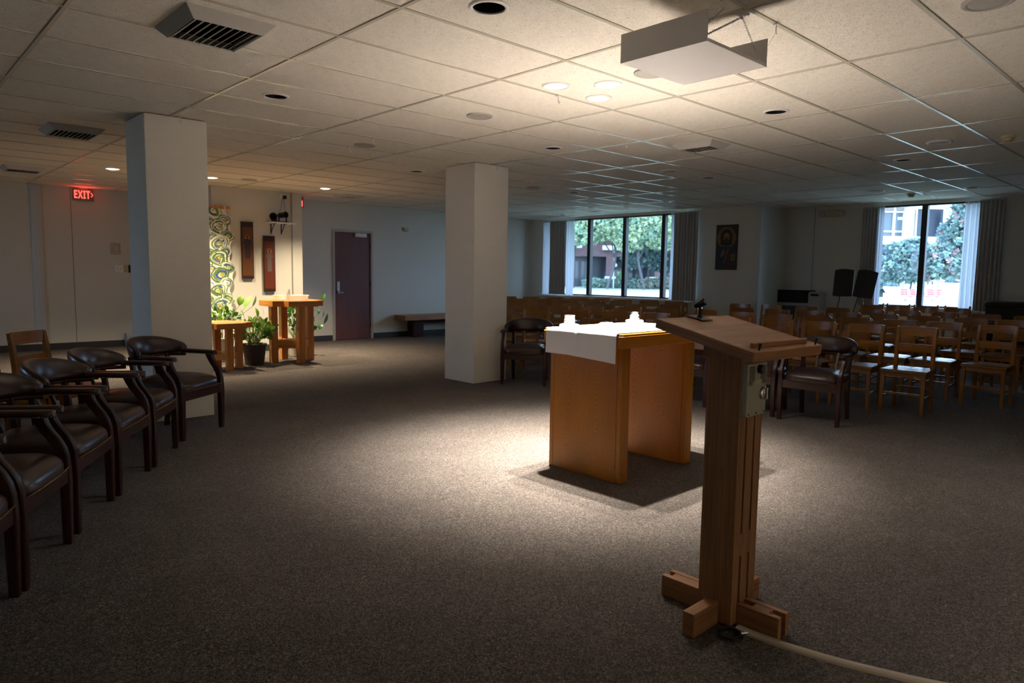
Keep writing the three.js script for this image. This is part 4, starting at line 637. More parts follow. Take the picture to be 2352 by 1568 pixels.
{
  const g = thing('font_bowl', 'wide shallow clear plastic bowl on the font table', 'bowl', [2.66, 0.9175, -6.79]);
  part('bowl', [lathe([[0.0005, 0], [0.225, 0], [0.238, 0.012], [0.25, 0.068], [0.256, 0.07], [0.256, 0.074], [0.247, 0.074], [0.232, 0.016], [0.0005, 0.008]], 48)], M.frosted, g);
  const s = thing('shell_scoop', 'white upright shell standing in the plastic bowl', 'shell', [2.59, 0.926, -6.76]);
  part('shell', [grid(12, 12, (u, v) => { const a = (u - 0.5) * 2.2, r = 0.07 * Math.sin(Math.PI * Math.min(1, v * 0.62 + 0.05)) * (1 - v * 0.82) * 1.35; return [Math.sin(a) * r + v * v * 0.022, v * 0.155, Math.cos(a) * r * 0.7 + 0.006 * Math.cos(u * 40) * v * (1 - v)]; })], M.white, s);
  part('hinge', [lathe([[0.0005, 0], [0.035, 0], [0.03, 0.012], [0.0005, 0.014]], 16).scale(1, 1, 0.6).translate(0, 0, 0.015)], M.white, s);
}
const leafG = (L, W, bend) => grid(4, 6, (u, v) => { const w = W * Math.sin(Math.PI * Math.pow(v, 0.75)) * (1 - v * 0.15), x = (u - 0.5) * w; return [x, L * v * (1 - bend * v * 0.5) + Math.abs(u - 0.5) * w * 0.35, -bend * L * v * v * 0.55]; });
const LG = [leafG(0.16, 0.085, 0.5), leafG(0.14, 0.08, 0.8), leafG(0.19, 0.07, 0.35)];
function plant(name, label, p, potR, potH, n, R, h, seed, mats, potM = M.pot, extra = []) {
  const g = thing(name, label, 'potted plant', p), r = rng(seed);
  part('pot', [lathe([[0.0005, 0], [potR * 0.76, 0], [potR * 0.8, 0.01], [potR * 0.97, potH - 0.03], [potR * 1.05, potH - 0.028], [potR * 1.05, potH], [potR * 0.93, potH], [potR * 0.9, potH - 0.03], [0.0005, potH - 0.03]], 32)], potM, g);
  part('soil', [lathe([[0.0005, potH - 0.022], [potR * 0.9, potH - 0.026], [potR * 0.9, potH - 0.04], [0.0005, potH - 0.04]], 20)], M.soil, g);
  const st = [];
  const leaf = (base, dir, k, mat, s) => { const m = part('leaf', LG[k], mat, g); m.position.set(...base); m.quaternion.setFromUnitVectors(V(0, 1, 0), V(...dir).normalize()); m.rotateY((r() - 0.5) * 2.5); m.scale.setScalar(s); };
  for (let i = 0; i < n; i++) {
    const a = r() * 6.283, u = -0.35 + 1.35 * Math.pow(r(), 0.8), c = Math.sqrt(Math.max(0.02, 1 - u * u)), q = 0.45 + 0.5 * Math.cbrt(r());
    const b = [Math.cos(a) * c * R * q, potH + h * 0.36 + u * h * 0.52 * q, Math.sin(a) * c * R * q];
    leaf(b, [Math.cos(a) * c + (r() - 0.5) * 0.8, u * 0.7 + 0.15 + (r() - 0.5) * 0.7, Math.sin(a) * c + (r() - 0.5) * 0.8], Math.floor(r() * 3), mats[Math.floor(r() * mats.length)], 0.45 + r() * 0.45);
    if (i % 4 === 0) st.push(tube([[Math.cos(a) * potR * 0.3, potH - 0.03, Math.sin(a) * potR * 0.3], [b[0] * 0.5, potH + (b[1] - potH) * 0.5, b[2] * 0.5], b], 0.003, 8, 5));
  }
  for (const [x, y, z, s, k] of extra) { st.push(tube([[0, potH - 0.03, 0], [x * 0.5, (potH + y) * 0.55, z * 0.5], [x, y, z]], 0.003, 8, 5)); leaf([x, y, z], [x, 0.5 + 0.2 * s, z], k, mats[0], s); }
  part('stems', st, M.stem, g);
}
plant('potted_plant', 'bright green leafy plant in a brown pot between the two wooden tables', [2.08, 0, -6.78], 0.165, 0.30, 290, 0.25, 0.36, 21, [M.leafA, M.leafA, M.leafB, M.leafC], M.pot, [[0.05, 0.66, 0.02, 1.3, 0], [0.14, 0.62, 0, 1.2, 2], [0.3, 0.5, 0.05, 1.2, 2], [0.28, 0.42, 0.0, 1.1, 1], [-0.1, 0.68, -0.1, 1.1, 0]]);
plant('potted_plant', 'dark leafy plant in a pale pot behind the font table, pale tips at right', [3.02, 0, -7.35], 0.15, 0.26, 150, 0.27, 0.6, 22, [M.leafB, M.leafB, M.leafA], M.potPale, [[0.36, 0.84, 0.1, 1.1, 2], [0.4, 0.5, 0.12, 1.2, 2], [0.34, 0.66, 0.05, 1.0, 1], [0.38, 0.6, 0.1, 1.0, 0], [0.3, 0.42, 0.15, 1.1, 1]]);
plant('potted_plant', 'bright plant standing behind the lower wooden table under the rose banner', [1.86, 0, -7.35], 0.15, 0.36, 120, 0.24, 0.48, 23, [M.leafA, M.leafC, M.leafB], M.potPale, [[0.3, 0.78, 0.05, 1.4, 2], [0.42, 0.80, 0.05, 1.2, 2], [0.2, 0.82, 0.1, 1.3, 0]]);

// ---------------------------------------------------------------- north wall bench and sensor
{
  const g = thing('wooden_bench', 'low plank bench on block legs against the wall right of the brown door', 'bench', [7.35, 0, -9.07]);
  part('seat_plank', [uvm(b2(-1.22, 1.22, 0.36, 0.47, -0.19, 0.19, 0.006), 0)], M.lectern, g);
  for (const x of [-0.78, 0.78]) part('leg', [uvm(b2(x - 0.13, x + 0.13, 0, 0.36, -0.17, 0.06, 0.004))], M.mahogany, g);
  part('under_rail', [uvm(b2(-0.65, 0.65, 0.27, 0.35, -0.1, -0.06, 0.004), 0)], M.mahogany, g);
  const s = thing('wall_sensor', 'small beige sensor box high on the wall above the bench', 'sensor', [6.43, 2.245, -9.28]);
  part('case', [box(0.11, 0.075, 0.04, 0, 0, 0.02, 0.008)], M.cream, s); part('window', [box(0.06, 0.03, 0.006, 0, -0.01, 0.042, 0.003)], M.grille, s);
}

// ---------------------------------------------------------------- east wall: icon, emergency light, heater, stands, piano, curtains
const iconTex = cv(448, 864, (x, w, h, r) => {
  x.fillStyle = '#2b1d10'; x.fillRect(0, 0, w, h);
  const cx = w * 0.5; x.fillStyle = '#6d5128'; x.beginPath(); x.arc(cx, 245, 205, 0, 7); x.fill(); x.strokeStyle = '#3d2a12'; x.lineWidth = 10; x.stroke(); x.strokeStyle = '#94713a'; x.lineWidth = 4; x.beginPath(); x.arc(cx, 245, 188, 0, 7); x.stroke();
  x.fillStyle = '#1b130d'; x.beginPath(); x.ellipse(cx, 240, 128, 158, 0, 0, 7); x.fill(); x.fillRect(cx - 120, 240, 240, 150);
  x.fillStyle = '#17283a'; x.beginPath(); x.moveTo(0, 520); x.quadraticCurveTo(70, 430, 165, 410); x.lineTo(300, 410); x.quadraticCurveTo(400, 440, w, 500); x.lineTo(w, h); x.lineTo(0, h); x.fill();
  x.fillStyle = '#3a2114'; x.beginPath(); x.moveTo(250, 440); x.lineTo(420, 560); x.lineTo(w - 30, h); x.lineTo(210, h); x.fill();
  x.fillStyle = '#7d5232'; x.beginPath(); x.ellipse(cx, 250, 70, 100, 0, 0, 7); x.fill(); x.fillStyle = '#8f623d'; x.beginPath(); x.ellipse(cx - 4, 205, 48, 36, 0, 0, 7); x.fill();
  x.fillStyle = '#1b130d'; x.beginPath(); x.ellipse(cx, 330, 66, 66, 0, 0, 7); x.fill(); x.fillStyle = '#5f3a24'; x.beginPath(); x.ellipse(cx, 315, 24, 7, 0, 0, 7); x.fill();
  x.strokeStyle = '#20140c'; x.lineWidth = 9; for (const s of [-1, 1]) { x.beginPath(); x.arc(cx + s * 31, 250, 22, 3.5, 5.9); x.stroke(); x.fillStyle = '#1c120b'; x.beginPath(); x.ellipse(cx + s * 31, 250, 17, 8, 0, 0, 7); x.fill(); } x.lineWidth = 5; x.beginPath(); x.moveTo(cx - 3, 240); x.lineTo(cx - 10, 295); x.lineTo(cx + 8, 297); x.stroke();
  x.fillStyle = '#7c6247'; x.beginPath(); x.ellipse(150, 560, 38, 60, 0.5, 0, 7); x.fill(); x.strokeStyle = '#7c6247'; x.lineWidth = 15; for (const [a, b] of [[168, 470], [192, 480]]) { x.beginPath(); x.moveTo(158, 545); x.lineTo(a, b); x.stroke(); }
  x.strokeStyle = 'rgba(150,140,130,.5)'; x.lineWidth = 22; x.beginPath(); x.moveTo(270, 470); x.quadraticCurveTo(220, 620, 190, 740); x.stroke(); x.lineWidth = 5; x.strokeStyle = 'rgba(20,30,45,.8)'; for (let k = 0; k < 12; k++) { x.beginPath(); x.moveTo(30 + k * 14, 520 + r() * 60); x.lineTo(60 + k * 16, h); x.stroke(); }
  x.fillStyle = '#5b4326'; x.fillRect(330, 560, 90, 130); x.strokeStyle = '#8a6a3a'; x.lineWidth = 6; x.strokeRect(336, 566, 78, 118);
}, 3);
{
  const g = thing('wall_icon', 'unframed painted icon of a bearded haloed figure in blue robes on the right wall', 'icon', [10.1, 1.91, -3.935]);
  part('board', [box(0.03, 0.855, 0.445, -0.016, 0, 0, 0.003)], std({ color: lin(0.03, 0.018, 0.01), roughness: 0.6 }), g);
  part('painted_face', new THREE.PlaneGeometry(0.44, 0.85).rotateY(-Math.PI / 2).translate(-0.0318, 0, 0), std({ map: iconTex, roughness: 0.6 }), g);
  const e = thing('emergency_light', 'beige emergency light with two round lamp heads high on the right wall', 'emergency light', [11.1, 2.53, -2.385]);
  part('battery_box', [box(0.08, 0.115, 0.25, -0.041, 0, 0, 0.006)], M.cream, e);
  for (const s of [-1, 1]) { const hd = part('lamp_head', [lathe([[0.0005, -0.05], [0.035, -0.045], [0.058, 0.0], [0.06, 0.03], [0.055, 0.032]], 24).rotateZ(Math.PI / 2).translate(-0.055, 0.0, s * 0.175)], M.frame, e); part('lens', [lathe([[0.0005, 0.036], [0.055, 0.026], [0.055, 0.022], [0.0005, 0.028]], 24).rotateZ(Math.PI / 2).translate(-0.055, 0.0, s * 0.175)], M.frosted, hd); }
}
{
  const g = thing('wall_heater', 'white wall heater and air unit with dark grille at the right wall', 'heater', [11.1, 0, -2.99]);
  const w = 1.12; part('cabinet', [b2(-0.24, -0.002, 0.06, 1.075, -w / 2, w / 2, 0.006)], M.frame, g);
  part('grille_recess', [b2(-0.252, -0.24, 0.885, 1.115, -w / 2 + 0.02, w / 2 - 0.23)], M.pitch, g);
  part('top_grille', [b2(-0.25, -0.01, 1.075, 1.12, -w / 2 + 0.02, w / 2 - 0.2, 0.004)], M.pitch, g);
  const sl = []; for (let k = 0; k < 24; k++) sl.push(box(0.006, 0.2, 0.006, -0.254, 0.998, -w / 2 + 0.045 + k * 0.0345, 0.001)); part('grille_bars', sl, M.baseboard, g);
  part('lower_panel', [b2(-0.25, -0.24, 0.08, 0.83, -w / 2 + 0.02, w / 2 - 0.23, 0.003)], M.baseboard, g);
  const c = part('control_column', [b2(-0.265, -0.24, 0.06, 1.10, w / 2 - 0.205, w / 2, 0.004)], M.frame, g); part('control_slot', [b2(-0.27, -0.264, 1.02, 1.06, w / 2 - 0.175, w / 2 - 0.03)], M.pitch, c);
}
const standMat = std({ color: lin(0.014, 0.015, 0.019), roughness: 0.55 });
[[10.22, -1.775, 0.12, -0.03, 'black music stand with curved tall desk, left of the pair by the narrow window'], [10.22, -1.42, -0.25, 0.18, 'black music stand with curved tilted desk, right of the pair by the narrow window']].forEach(([x, z, tilt, lean, l], i) => {
  const g = thing('music_stand', l, 'music stand', [x, 0, z - (i ? 0.2 : 0.1)]); const dz = i ? 0.2 : 0.1;
  const W = 0.325, Hh = 0.47, R = []; const N = 12;
  for (let k = 0; k <= N; k++) { const u = k / N * 2 - 1, zz = u * W / 2, xx = -0.035 * (1 - u * u), yt = Hh / 2 - 0.02 * u * u, yb = -Hh / 2 + 0.012 * u * u; R.push([[xx - 0.004, yb, zz], [xx + 0.004, yb, zz], [xx + 0.004, yt, zz], [xx - 0.004, yt, zz]]); }
  part('desk', loft(R, 0.5).rotateX(i ? 0.13 : 0).rotateZ(-0.12).translate(-0.02, 1.275 - i * 0.015, dz), standMat, g);
  part('rod', [tube([[0, 0.02, 0], [0, 0.6, 0.0], [0.0, 0.9, dz * 0.25], [0.015, 1.3, dz * 0.85]], 0.011, 16, 10)], standMat, g);
  part('base', [lathe([[0.0005, 0], [0.13, 0], [0.125, 0.012], [0.03, 0.025], [0.0005, 0.026]], 28)], standMat, g); void tilt; void lean;
});
{
  const g = thing('upright_piano', 'black upright piano with raised lid section at the right edge', 'piano', [10.75, 0, 0.98]);
  const pm = std({ color: lin(0.006, 0.006, 0.007), roughness: 0.6 });
  part('case', [b2(-0.2, 0.3, 0.03, 0.955, -0.76, 0.76, 0.008)], pm, g); part('lid', [b2(-0.22, 0.31, 0.955, 0.985, -0.2, 0.775, 0.006)], pm, g); part('raised_lid', [b2(-0.21, 0.3, 0.955, 1.03, -0.775, -0.24, 0.02)], pm, g);
  part('key_bed', [b2(-0.46, -0.2, 0.58, 0.72, -0.74, 0.74, 0.008)], pm, g); for (const z of [-0.7, 0.7]) part('leg', [b2(-0.44, -0.37, 0, 0.58, z - 0.035, z + 0.035, 0.006)], pm, g); part('toe_rail', [b2(-0.4, -0.2, 0.0, 0.12, -0.74, 0.74, 0.008)], pm, g);
}
function curtain(label, x, z0, z1, y0, y1, mat, waves, amp = 0.028, bulge = 0) {
  const g = thing('curtain', label, 'curtain', [x, 0, (z0 + z1) / 2]), w = z1 - z0;
  part('pleated_cloth', grid(waves * 10, 24, (u, v) => [amp * Math.sin(u * waves * 6.283 + 0.5 * Math.sin(v * 3)) * (0.8 + 0.2 * Math.sin(u * 31)), y0 + (y1 - y0) * v, (u - 0.5) * w * (1 + bulge * Math.sin(v * 3.14))]), mat, g);
  part('heading_tape', [box(0.02, 0.03, w, 0, y1 - 0.01, 0, 0.003)], mat, g);
}
curtain('sheer white curtain strip at the far left end of the wide window', 10.02, -8.76, -8.52, 0.885, 2.6, M.sheer, 4);
curtain('beige pleated curtain at the left end of the wide window', 10.0, -8.52, -8.0, 0.885, 2.6, M.curtain, 6);
curtain('sheer white curtain edge bordering the left glass of the wide window', 10.02, -8.0, -7.77, 0.885, 2.6, M.sheer, 3, 0.03, 0.15);
curtain('bright sheer curtain edge at the right end of the wide window', 10.03, -5.16, -5.07, 0.885, 2.6, M.sheer, 2);
curtain('grey pleated curtain at the right end of the wide window', 10.0, -5.07, -4.52, 0.86, 2.62, M.curtain, 8);
curtain('grey pleated curtain at the left side of the narrow window', 11.02, -1.83, -1.57, 0.885, 2.6, M.curtain, 5);
curtain('bright sheer curtain edge at the left side of the narrow window', 11.03, -1.57, -1.48, 0.885, 2.6, M.sheer, 2);
curtain('bright sheer curtain edge at the right side of the narrow window', 11.03, -0.27, -0.06, 0.885, 2.6, M.sheer, 3);
curtain('grey pleated curtain at the right side of the narrow window', 11.01, -0.06, 0.28, 0.86, 2.62, M.curtain, 6);

// ---------------------------------------------------------------- outside
const grassMap = tex(512, 512, (u, v) => { const a = vn(u * 120, v * 120, 101, 120, 120), b = vn(u * 12, v * 12, 102, 12, 12); return mixc([0.47, 0.50, 0.44], [0.57, 0.59, 0.53], a * 0.6 + b * 0.4); }, [6, 6]);
const paveMap = tex(256, 256, (u, v) => { const a = vn(u * 60, v * 60, 111, 60, 60); const s = 0.80 + a * 0.12; return [s, s * 0.98, s * 0.94]; }, [4, 4]);
const brickMap = tex(512, 512, (u, v) => { const r = Math.floor(v * 16), x = u * 8 + (r % 2) * 0.5, fx = x - Math.floor(x), fy = v * 16 - r; const m = fx < 0.05 || fy < 0.12; const k = H2(Math.floor(x), r, 7); return m ? [0.55, 0.50, 0.50] : mixc([0.40, 0.30, 0.32], [0.50, 0.37, 0.38], k); }, [1.8, 1.2]);
struct('ground', [uvm(b2(-60, 150, -0.4, -0.03, -140, 90), 2)], std({ map: grassMap, roughness: 1 }), 'mown lawn outside the windows');
struct('plaza', [uvm(b2(34, 50, -0.03, 0.0, -11.9, 14), 2)], std({ map: paveMap, roughness: 0.9 }), 'pale concrete plaza outside the narrow window');
const E = {
  brick: std({ map: brickMap, roughness: 0.9 }), white: std({ color: lin(0.85, 0.86, 0.86), roughness: 0.6 }), dark: std({ color: lin(0.035, 0.045, 0.065), roughness: 0.25 }), glassy: std({ color: lin(0.10, 0.12, 0.14), roughness: 0.12 }), roof: std({ color: lin(0.16, 0.07, 0.07), roughness: 0.8 }),
  concrete: std({ color: lin(0.62, 0.60, 0.57), roughness: 0.85 }), pinkStone: std({ color: lin(0.52, 0.37, 0.34), roughness: 0.9 }), redSlat: std({ color: lin(0.46, 0.11, 0.11), roughness: 0.6 }), bark: std({ color: lin(0.09, 0.09, 0.10), roughness: 1 }), umbrella: std({ color: lin(0.55, 0.07, 0.12), roughness: 0.8 }), pole: std({ color: lin(0.2, 0.2, 0.2), roughness: 0.6 }), lampGlow: std({ color: lin(1, 1, 1), emissive: lin(1, 0.8, 0.4), emissiveIntensity: 2.5 / EV }),
};
const YAW = -0.7555;
{ // brick pavilion across the lawn; local x along its front, metres
  const g = thing('brick_building', 'low brick pavilion with white fascia behind the trees across the lawn', 'building', [64.14, 0, -47.74], YAW), k = 0.0511, X = (p) => (p - 1440) * k, Y = (p) => 1.345 + (633 - p) * k;
  const r = (x0, x1, y1, y0, z0, z1) => b2(X(x0), X(x1), Math.max(-0.02, Y(y0)), Y(y1), z0, z1);
  part('back_wall', [r(1240, 1640, 590, 662, -4, -3.6)], E.dark, g);
  part('brick_band', [uvm(r(1240, 1640, 577, 590, -4, 0))], E.brick, g);
  for (const p of [1285, 1400, 1512, 1600]) part('brick_pier', [uvm(r(p - 8, p + 8, 590, 662, -0.4, 0))], E.brick, g);
  part('white_fascia', [r(1240, 1335, 562, 571, -0.4, 0.3), r(1383, 1490, 565, 575, -0.4, 0.3)], E.white, g);
  part('upper_wall', [uvm(r(1240, 1520, 548, 577, -4.4, -1))], E.brick, g);
  part('upper_fascia', [r(1300, 1350, 545, 549, -1.4, -0.5), r(1366, 1425, 547, 552, -1.4, -0.5)], E.white, g);
  part('roof', [prism([[X(1360), Y(548)], [X(1400), Y(535)], [X(1420), Y(531)], [X(1470), Y(548)]], 4).translate(0, 0, -5)], E.roof, g);
  for (const p of [1300, 1325, 1350, 1430, 1455, 1480, 1540, 1570]) { const f = part('window', [r(p - 9, p + 9, 600, 658, -3.6, -3.5)], E.glassy, g); part('mullion', [r(p - 0.7, p + 0.7, 600, 658, -3.5, -3.42)], E.pole, f); }
  part('low_wall', [r(1388, 1412, 635, 640, 0.4, 0.8), r(1486, 1508, 635, 640, 0.4, 0.8)], E.white, g);
}
{ // white framed office building beyond the plaza
  const g = thing('office_building', 'white framed office building with large windows beyond the plaza', 'building', [70.68, 0, -19.49], YAW), k = 0.0411, X = (p) => (p - 2090) * k, Y = (p) => 1.345 + (642.5 - p) * k;
  const r = (x0, x1, y1, y0, z0, z1) => b2(X(x0), X(x1), Math.max(-0.02, Y(y0)), Y(y1), z0, z1);
  part('upper_band', [r(1900, 2420, 400, 478, -0.6, 0.2)], E.white, g);
  part('floor_band', [r(1900, 2420, 545, 563, -0.6, 0.4)], E.white, g);
  part('lower_wall', [uvm(r(1900, 2420, 563, 676, -1.2, -0.6))], E.brick, g);
  part('back_wall', [r(1900, 2420, 478, 545, -1.8, -1.4)], E.dark, g);
  for (const p of [1955, 2080, 2174, 2290]) part('column', [r(p - 6.5, p + 6.5, 478, 545, -0.8, 0.2)], E.white, g);
  for (const [a, b] of [[1975, 2016], [2031, 2073], [2190, 2232], [2238, 2280]]) {
    const w = part('window', [r(a, b, 478, 545, -0.75, -0.7)], E.glassy, g);
    part('window_frame', [r(a, b, 486, 489.5, -0.7, -0.5), r(a, b, 531, 534, -0.7, -0.5), r((a + b) / 2 - 2, (a + b) / 2 + 2, 478, 545, -0.7, -0.5)], E.white, w);
    part('spandrel', [r(a, b, 478, 484, -0.7, -0.6)], E.pinkStone, w);
  }
  part('inner_column', [r(2098, 2106, 478, 545, -1.4, -1.1), r(2110, 2114, 478, 545, -1.4, -1.2)], E.concrete, g);
  part('ceiling_lamp', [r(2062, 2071, 500, 505, -0.69, -0.6), r(2090, 2099, 500, 503, -1.39, -1.2)], E.lampGlow, g);
}
const tuft = (() => { const P = []; for (let k = 0; k < 5; k++) { const a = k * 1.257, t = 0.5 + (k % 3) * 0.3, g = new THREE.PlaneGeometry(0.5, 1, 1, 1).translate(0, 0.5, 0).rotateX(t).rotateY(a); P.push(g); } return merge(P); })();
function foliage(parent, blobs, n, size, cols, seed, mat) {
  const im = new THREE.InstancedMesh(tuft, mat, n), r = rng(seed), m = new THREE.Matrix4(), q = new THREE.Quaternion(), c = new THREE.Color();
  const tot = blobs.reduce((s, b) => s + b[3] * b[3], 0);
  for (let i = 0; i < n; i++) {
    let t = r() * tot, b = blobs[0]; for (const bb of blobs) { if ((t -= bb[3] * bb[3]) <= 0) { b = bb; break; } }
    const u = r() * 2 - 1, a = r() * 6.283, s = Math.sqrt(1 - u * u), R = b[3] * (0.6 + 0.42 * Math.cbrt(r())) * (0.85 + 0.3 * vn(a * 2 + b[0], u * 3 + 7, seed, 99, 99)), sq = b[4] || 0.85;
    q.setFromEuler(new THREE.Euler(r() * 6.3, r() * 6.3, r() * 6.3)); m.compose(V(b[0] + Math.cos(a) * s * R, b[1] + u * R * sq, b[2] + Math.sin(a) * s * R), q, V(1, 1, 1).multiplyScalar(size * (0.6 + r() * 0.8))); im.setMatrixAt(i, m);
    const k = cols[Math.floor(r() * cols.length)], w = 0.75 + r() * 0.5; im.setColorAt(i, c.setRGB(k[0] * w, k[1] * w, k[2] * w));
  }
  im.name = 'foliage'; im.userData.kind = 'stuff'; im.castShadow = im.receiveShadow = true; parent.add(im); return im;
}
const leafMat = phys({ color: lin(1, 1, 1), roughness: 0.8, transmission: 0.3, thickness: 0 });
const YG = [[0.42, 0.54, 0.34], [0.28, 0.42, 0.30], [0.52, 0.60, 0.36]], GR = [[0.24, 0.36, 0.31], [0.18, 0.29, 0.26], [0.31, 0.43, 0.34]], BG = [[0.15, 0.24, 0.25], [0.21, 0.31, 0.30], [0.12, 0.19, 0.21]], RD = [[0.46, 0.30, 0.28], [0.38, 0.33, 0.28]];
function tree(label, x, z, blobs, n, size, cols, seed, trunkR, lean = [0, 0], group) {
  const g = thing('tree', label, 'tree', [x, -0.03, z], 0, group);
  const b = blobs[0]; part('trunk', [tube([[0, 0, 0], [lean[0] * 0.5, b[1] * 0.5, lean[1] * 0.5], [b[0] + lean[0] * 0.3, b[1], b[2] + lean[1] * 0.3]], trunkR, 12, 8)], E.bark, g);
  const br = blobs.slice(1).map((q) => tube([[lean[0] * 0.4, b[1] * 0.45, lean[1] * 0.4], [(b[0] + q[0]) / 2, (b[1] * 0.6 + q[1]) / 1.7, (b[2] + q[2]) / 2], [q[0], q[1], q[2]]], trunkR * 0.5, 10, 6)); if (br.length) part('branches', br, E.bark, g);
  foliage(g, blobs, n, size, cols, seed, leafMat);
}
tree('bright yellow green tree left of the middle of the wide window view', 54.6, -42.9, [[-1, 7.2, 0, 2.6], [1.2, 6.2, 0.6, 1.5], [-2, 5.6, -1.4, 1.4]], 2600, 0.34, YG, 201, 0.13, [1.2, 1.0]);
tree('bright yellow green tree right of the middle of the wide window view', 56.2, -39.4, [[0, 6.9, 0, 2.7], [1.2, 5.6, 0.8, 1.7], [-1.4, 5.3, -1.0, 1.5]], 2600, 0.34, YG, 202, 0.12, [-1.2, -1]);
tree('dark blue green tree low on the right of the wide window view', 61.5, -42.8, [[0, 4.4, 0, 2.2], [1.4, 3.2, 1.0, 1.6], [-1.2, 3.4, -1, 1.3]], 2200, 0.34, BG, 203, 0.12);
tree('blue green tree at the left side of the wide window view', 55.5, -48.4, [[0, 7.6, 0, 2.9], [-1.2, 5.4, -1, 1.9]], 2200, 0.4, BG, 204, 0.15);
tree('soft green tree at the right side of the wide window view', 60.5, -37.5, [[0, 6.4, 0, 2.6], [0.8, 4.2, 0.6, 1.6], [0.3, 8.6, 0, 1.6]], 2200, 0.36, [...GR, YG[1]], 205, 0.13);
tree('tall green tree behind the brick pavilion', 71, -57, [[0, 9.2, 0, 3.6], [3.5, 8.4, 3.2, 3.0], [-3.6, 8.8, -3.2, 3.0], [7, 8.6, 6.5, 3]], 3600, 0.5, GR, 206, 0.2);
{
  const g = thing('palm_shrub', 'light green palm shrub in front of the brick pavilion', 'palm', [59.6, -0.03, -45.1]);
  part('trunk', [cyl(0.09, 0.13, 0.9, 0, 0.45, 0, 10)], E.bark, g);
  const r = rng(8), pm = phys({ color: lin(0.22, 0.38, 0.20), roughness: 0.7, transmission: 0.25, thickness: 0 });
  for (let k = 0; k < 16; k++) { const a = k * 2.4, t = 0.25 + r() * 1.0, L = 1.1 + r() * 0.5, f = part('frond', grid(4, 8, (u, v) => { const w = 0.5 * Math.sin(Math.PI * Math.min(1, v * 0.9 + 0.08)) * (0.3 + 0.7 * v); return [(u - 0.5) * w, L * v * (1 - 0.35 * v * v), -0.45 * L * v * v + Math.abs(u - 0.5) * w * 0.4]; }), pm, g); f.position.y = 0.9; f.rotation.set(0, a, 0); f.rotateX(-t + 0.4); f.scale.setScalar(1.05); }
}
[[57.5, -46.9, 0.9, 'low dark shrub at the left under the pavilion across the lawn'], [59.2, -45.8, 0.8, 'low round shrub below the palm across the lawn'], [60.6, -43.9, 0.85, 'grassy shrub right of the palm across the lawn'], [61.4, -42.3, 1.0, 'reddish grassy shrub in the middle of the lawn edge'], [63.0, -41.8, 1.1, 'pale tall grass shrub at the right lawn edge']].forEach(([x, z, h, l], i) => {
  const g = thing('shrub', l, 'shrub', [x, -0.03, z], 0, 'shrubs at the lawn edge');
  part('stems', [cyl(0.05, 0.08, h * 0.6, 0, h * 0.3, 0, 8), cyl(0.03, 0.05, h * 0.6, 0.3, h * 0.3, 0.2, 8)], E.bark, g);
  foliage(g, [[0, h * 0.55, 0, h * 0.75, 0.7], [0.7, h * 0.5, 0.6, h * 0.65, 0.7], [-0.6, h * 0.45, -0.6, h * 0.6, 0.7]], 420, 0.26, i > 2 ? [...GR, [0.3, 0.3, 0.2], ...RD] : GR, 300 + i, leafMat);
});
{
  const g = thing('red_umbrella', 'red garden umbrella at the right edge of the wide window view', 'umbrella', [63.3, -0.03, -40.2]);
  part('canopy', [lathe([[0.0005, 4.35], [0.5, 4.15], [1.35, 3.75], [1.35, 3.62], [0.5, 4.05], [0.0005, 4.25]], 8)], E.umbrella, g); part('pole', [cyl(0.03, 0.03, 4.2, 0, 2.1, 0, 10)], E.pole, g); part('base', [cyl(0.3, 0.32, 0.12, 0, 0.06, 0, 16)], E.concrete, g);
  const p = thing('garden_lamp_post', 'thin white lamp post standing on the lawn before the pavilion', 'lamp post', [58.6, -0.03, -45.3]);
  part('post', [cyl(0.05, 0.07, 3.9, 0, 1.95, 0, 10)], E.concrete, p); part('globe', [flat(new THREE.SphereGeometry(0.2, 16, 10)).translate(0, 2.5, 0.22), cyl(0.02, 0.02, 0.25, 0, 0, 0, 8).rotateX(Math.PI / 2).translate(0, 2.5, 0.1)], E.white, p); part('cap', [cyl(0.1, 0.2, 0.2, 0, 4.0, 0, 12)], E.white, p);
}
tree('round crowned small tree on the plaza, left in the narrow window view', 49.67, -13.06, [[0, 2.7, 0, 1.55], [0.7, 2.3, 0.7, 1.0], [-0.9, 2.2, -0.8, 1.0]], 2200, 0.24, [...BG, GR[0], GR[2]], 207, 0.05, [0.3, 0.3]);
tree('large spreading tree with a reddish top, right in the narrow window view', 50.0, -10.2, [[0.2, 4.3, 0.3, 1.7], [-0.8, 2.6, -0.7, 1.3], [0.7, 2.5, 0.7, 1.3], [1.0, 5.8, 1.0, 1.7], [1.6, 4.0, 1.6, 1.5]], 3600, 0.24, [...BG, ...GR, RD[0]], 208, 0.08, [-0.5, -0.6]);
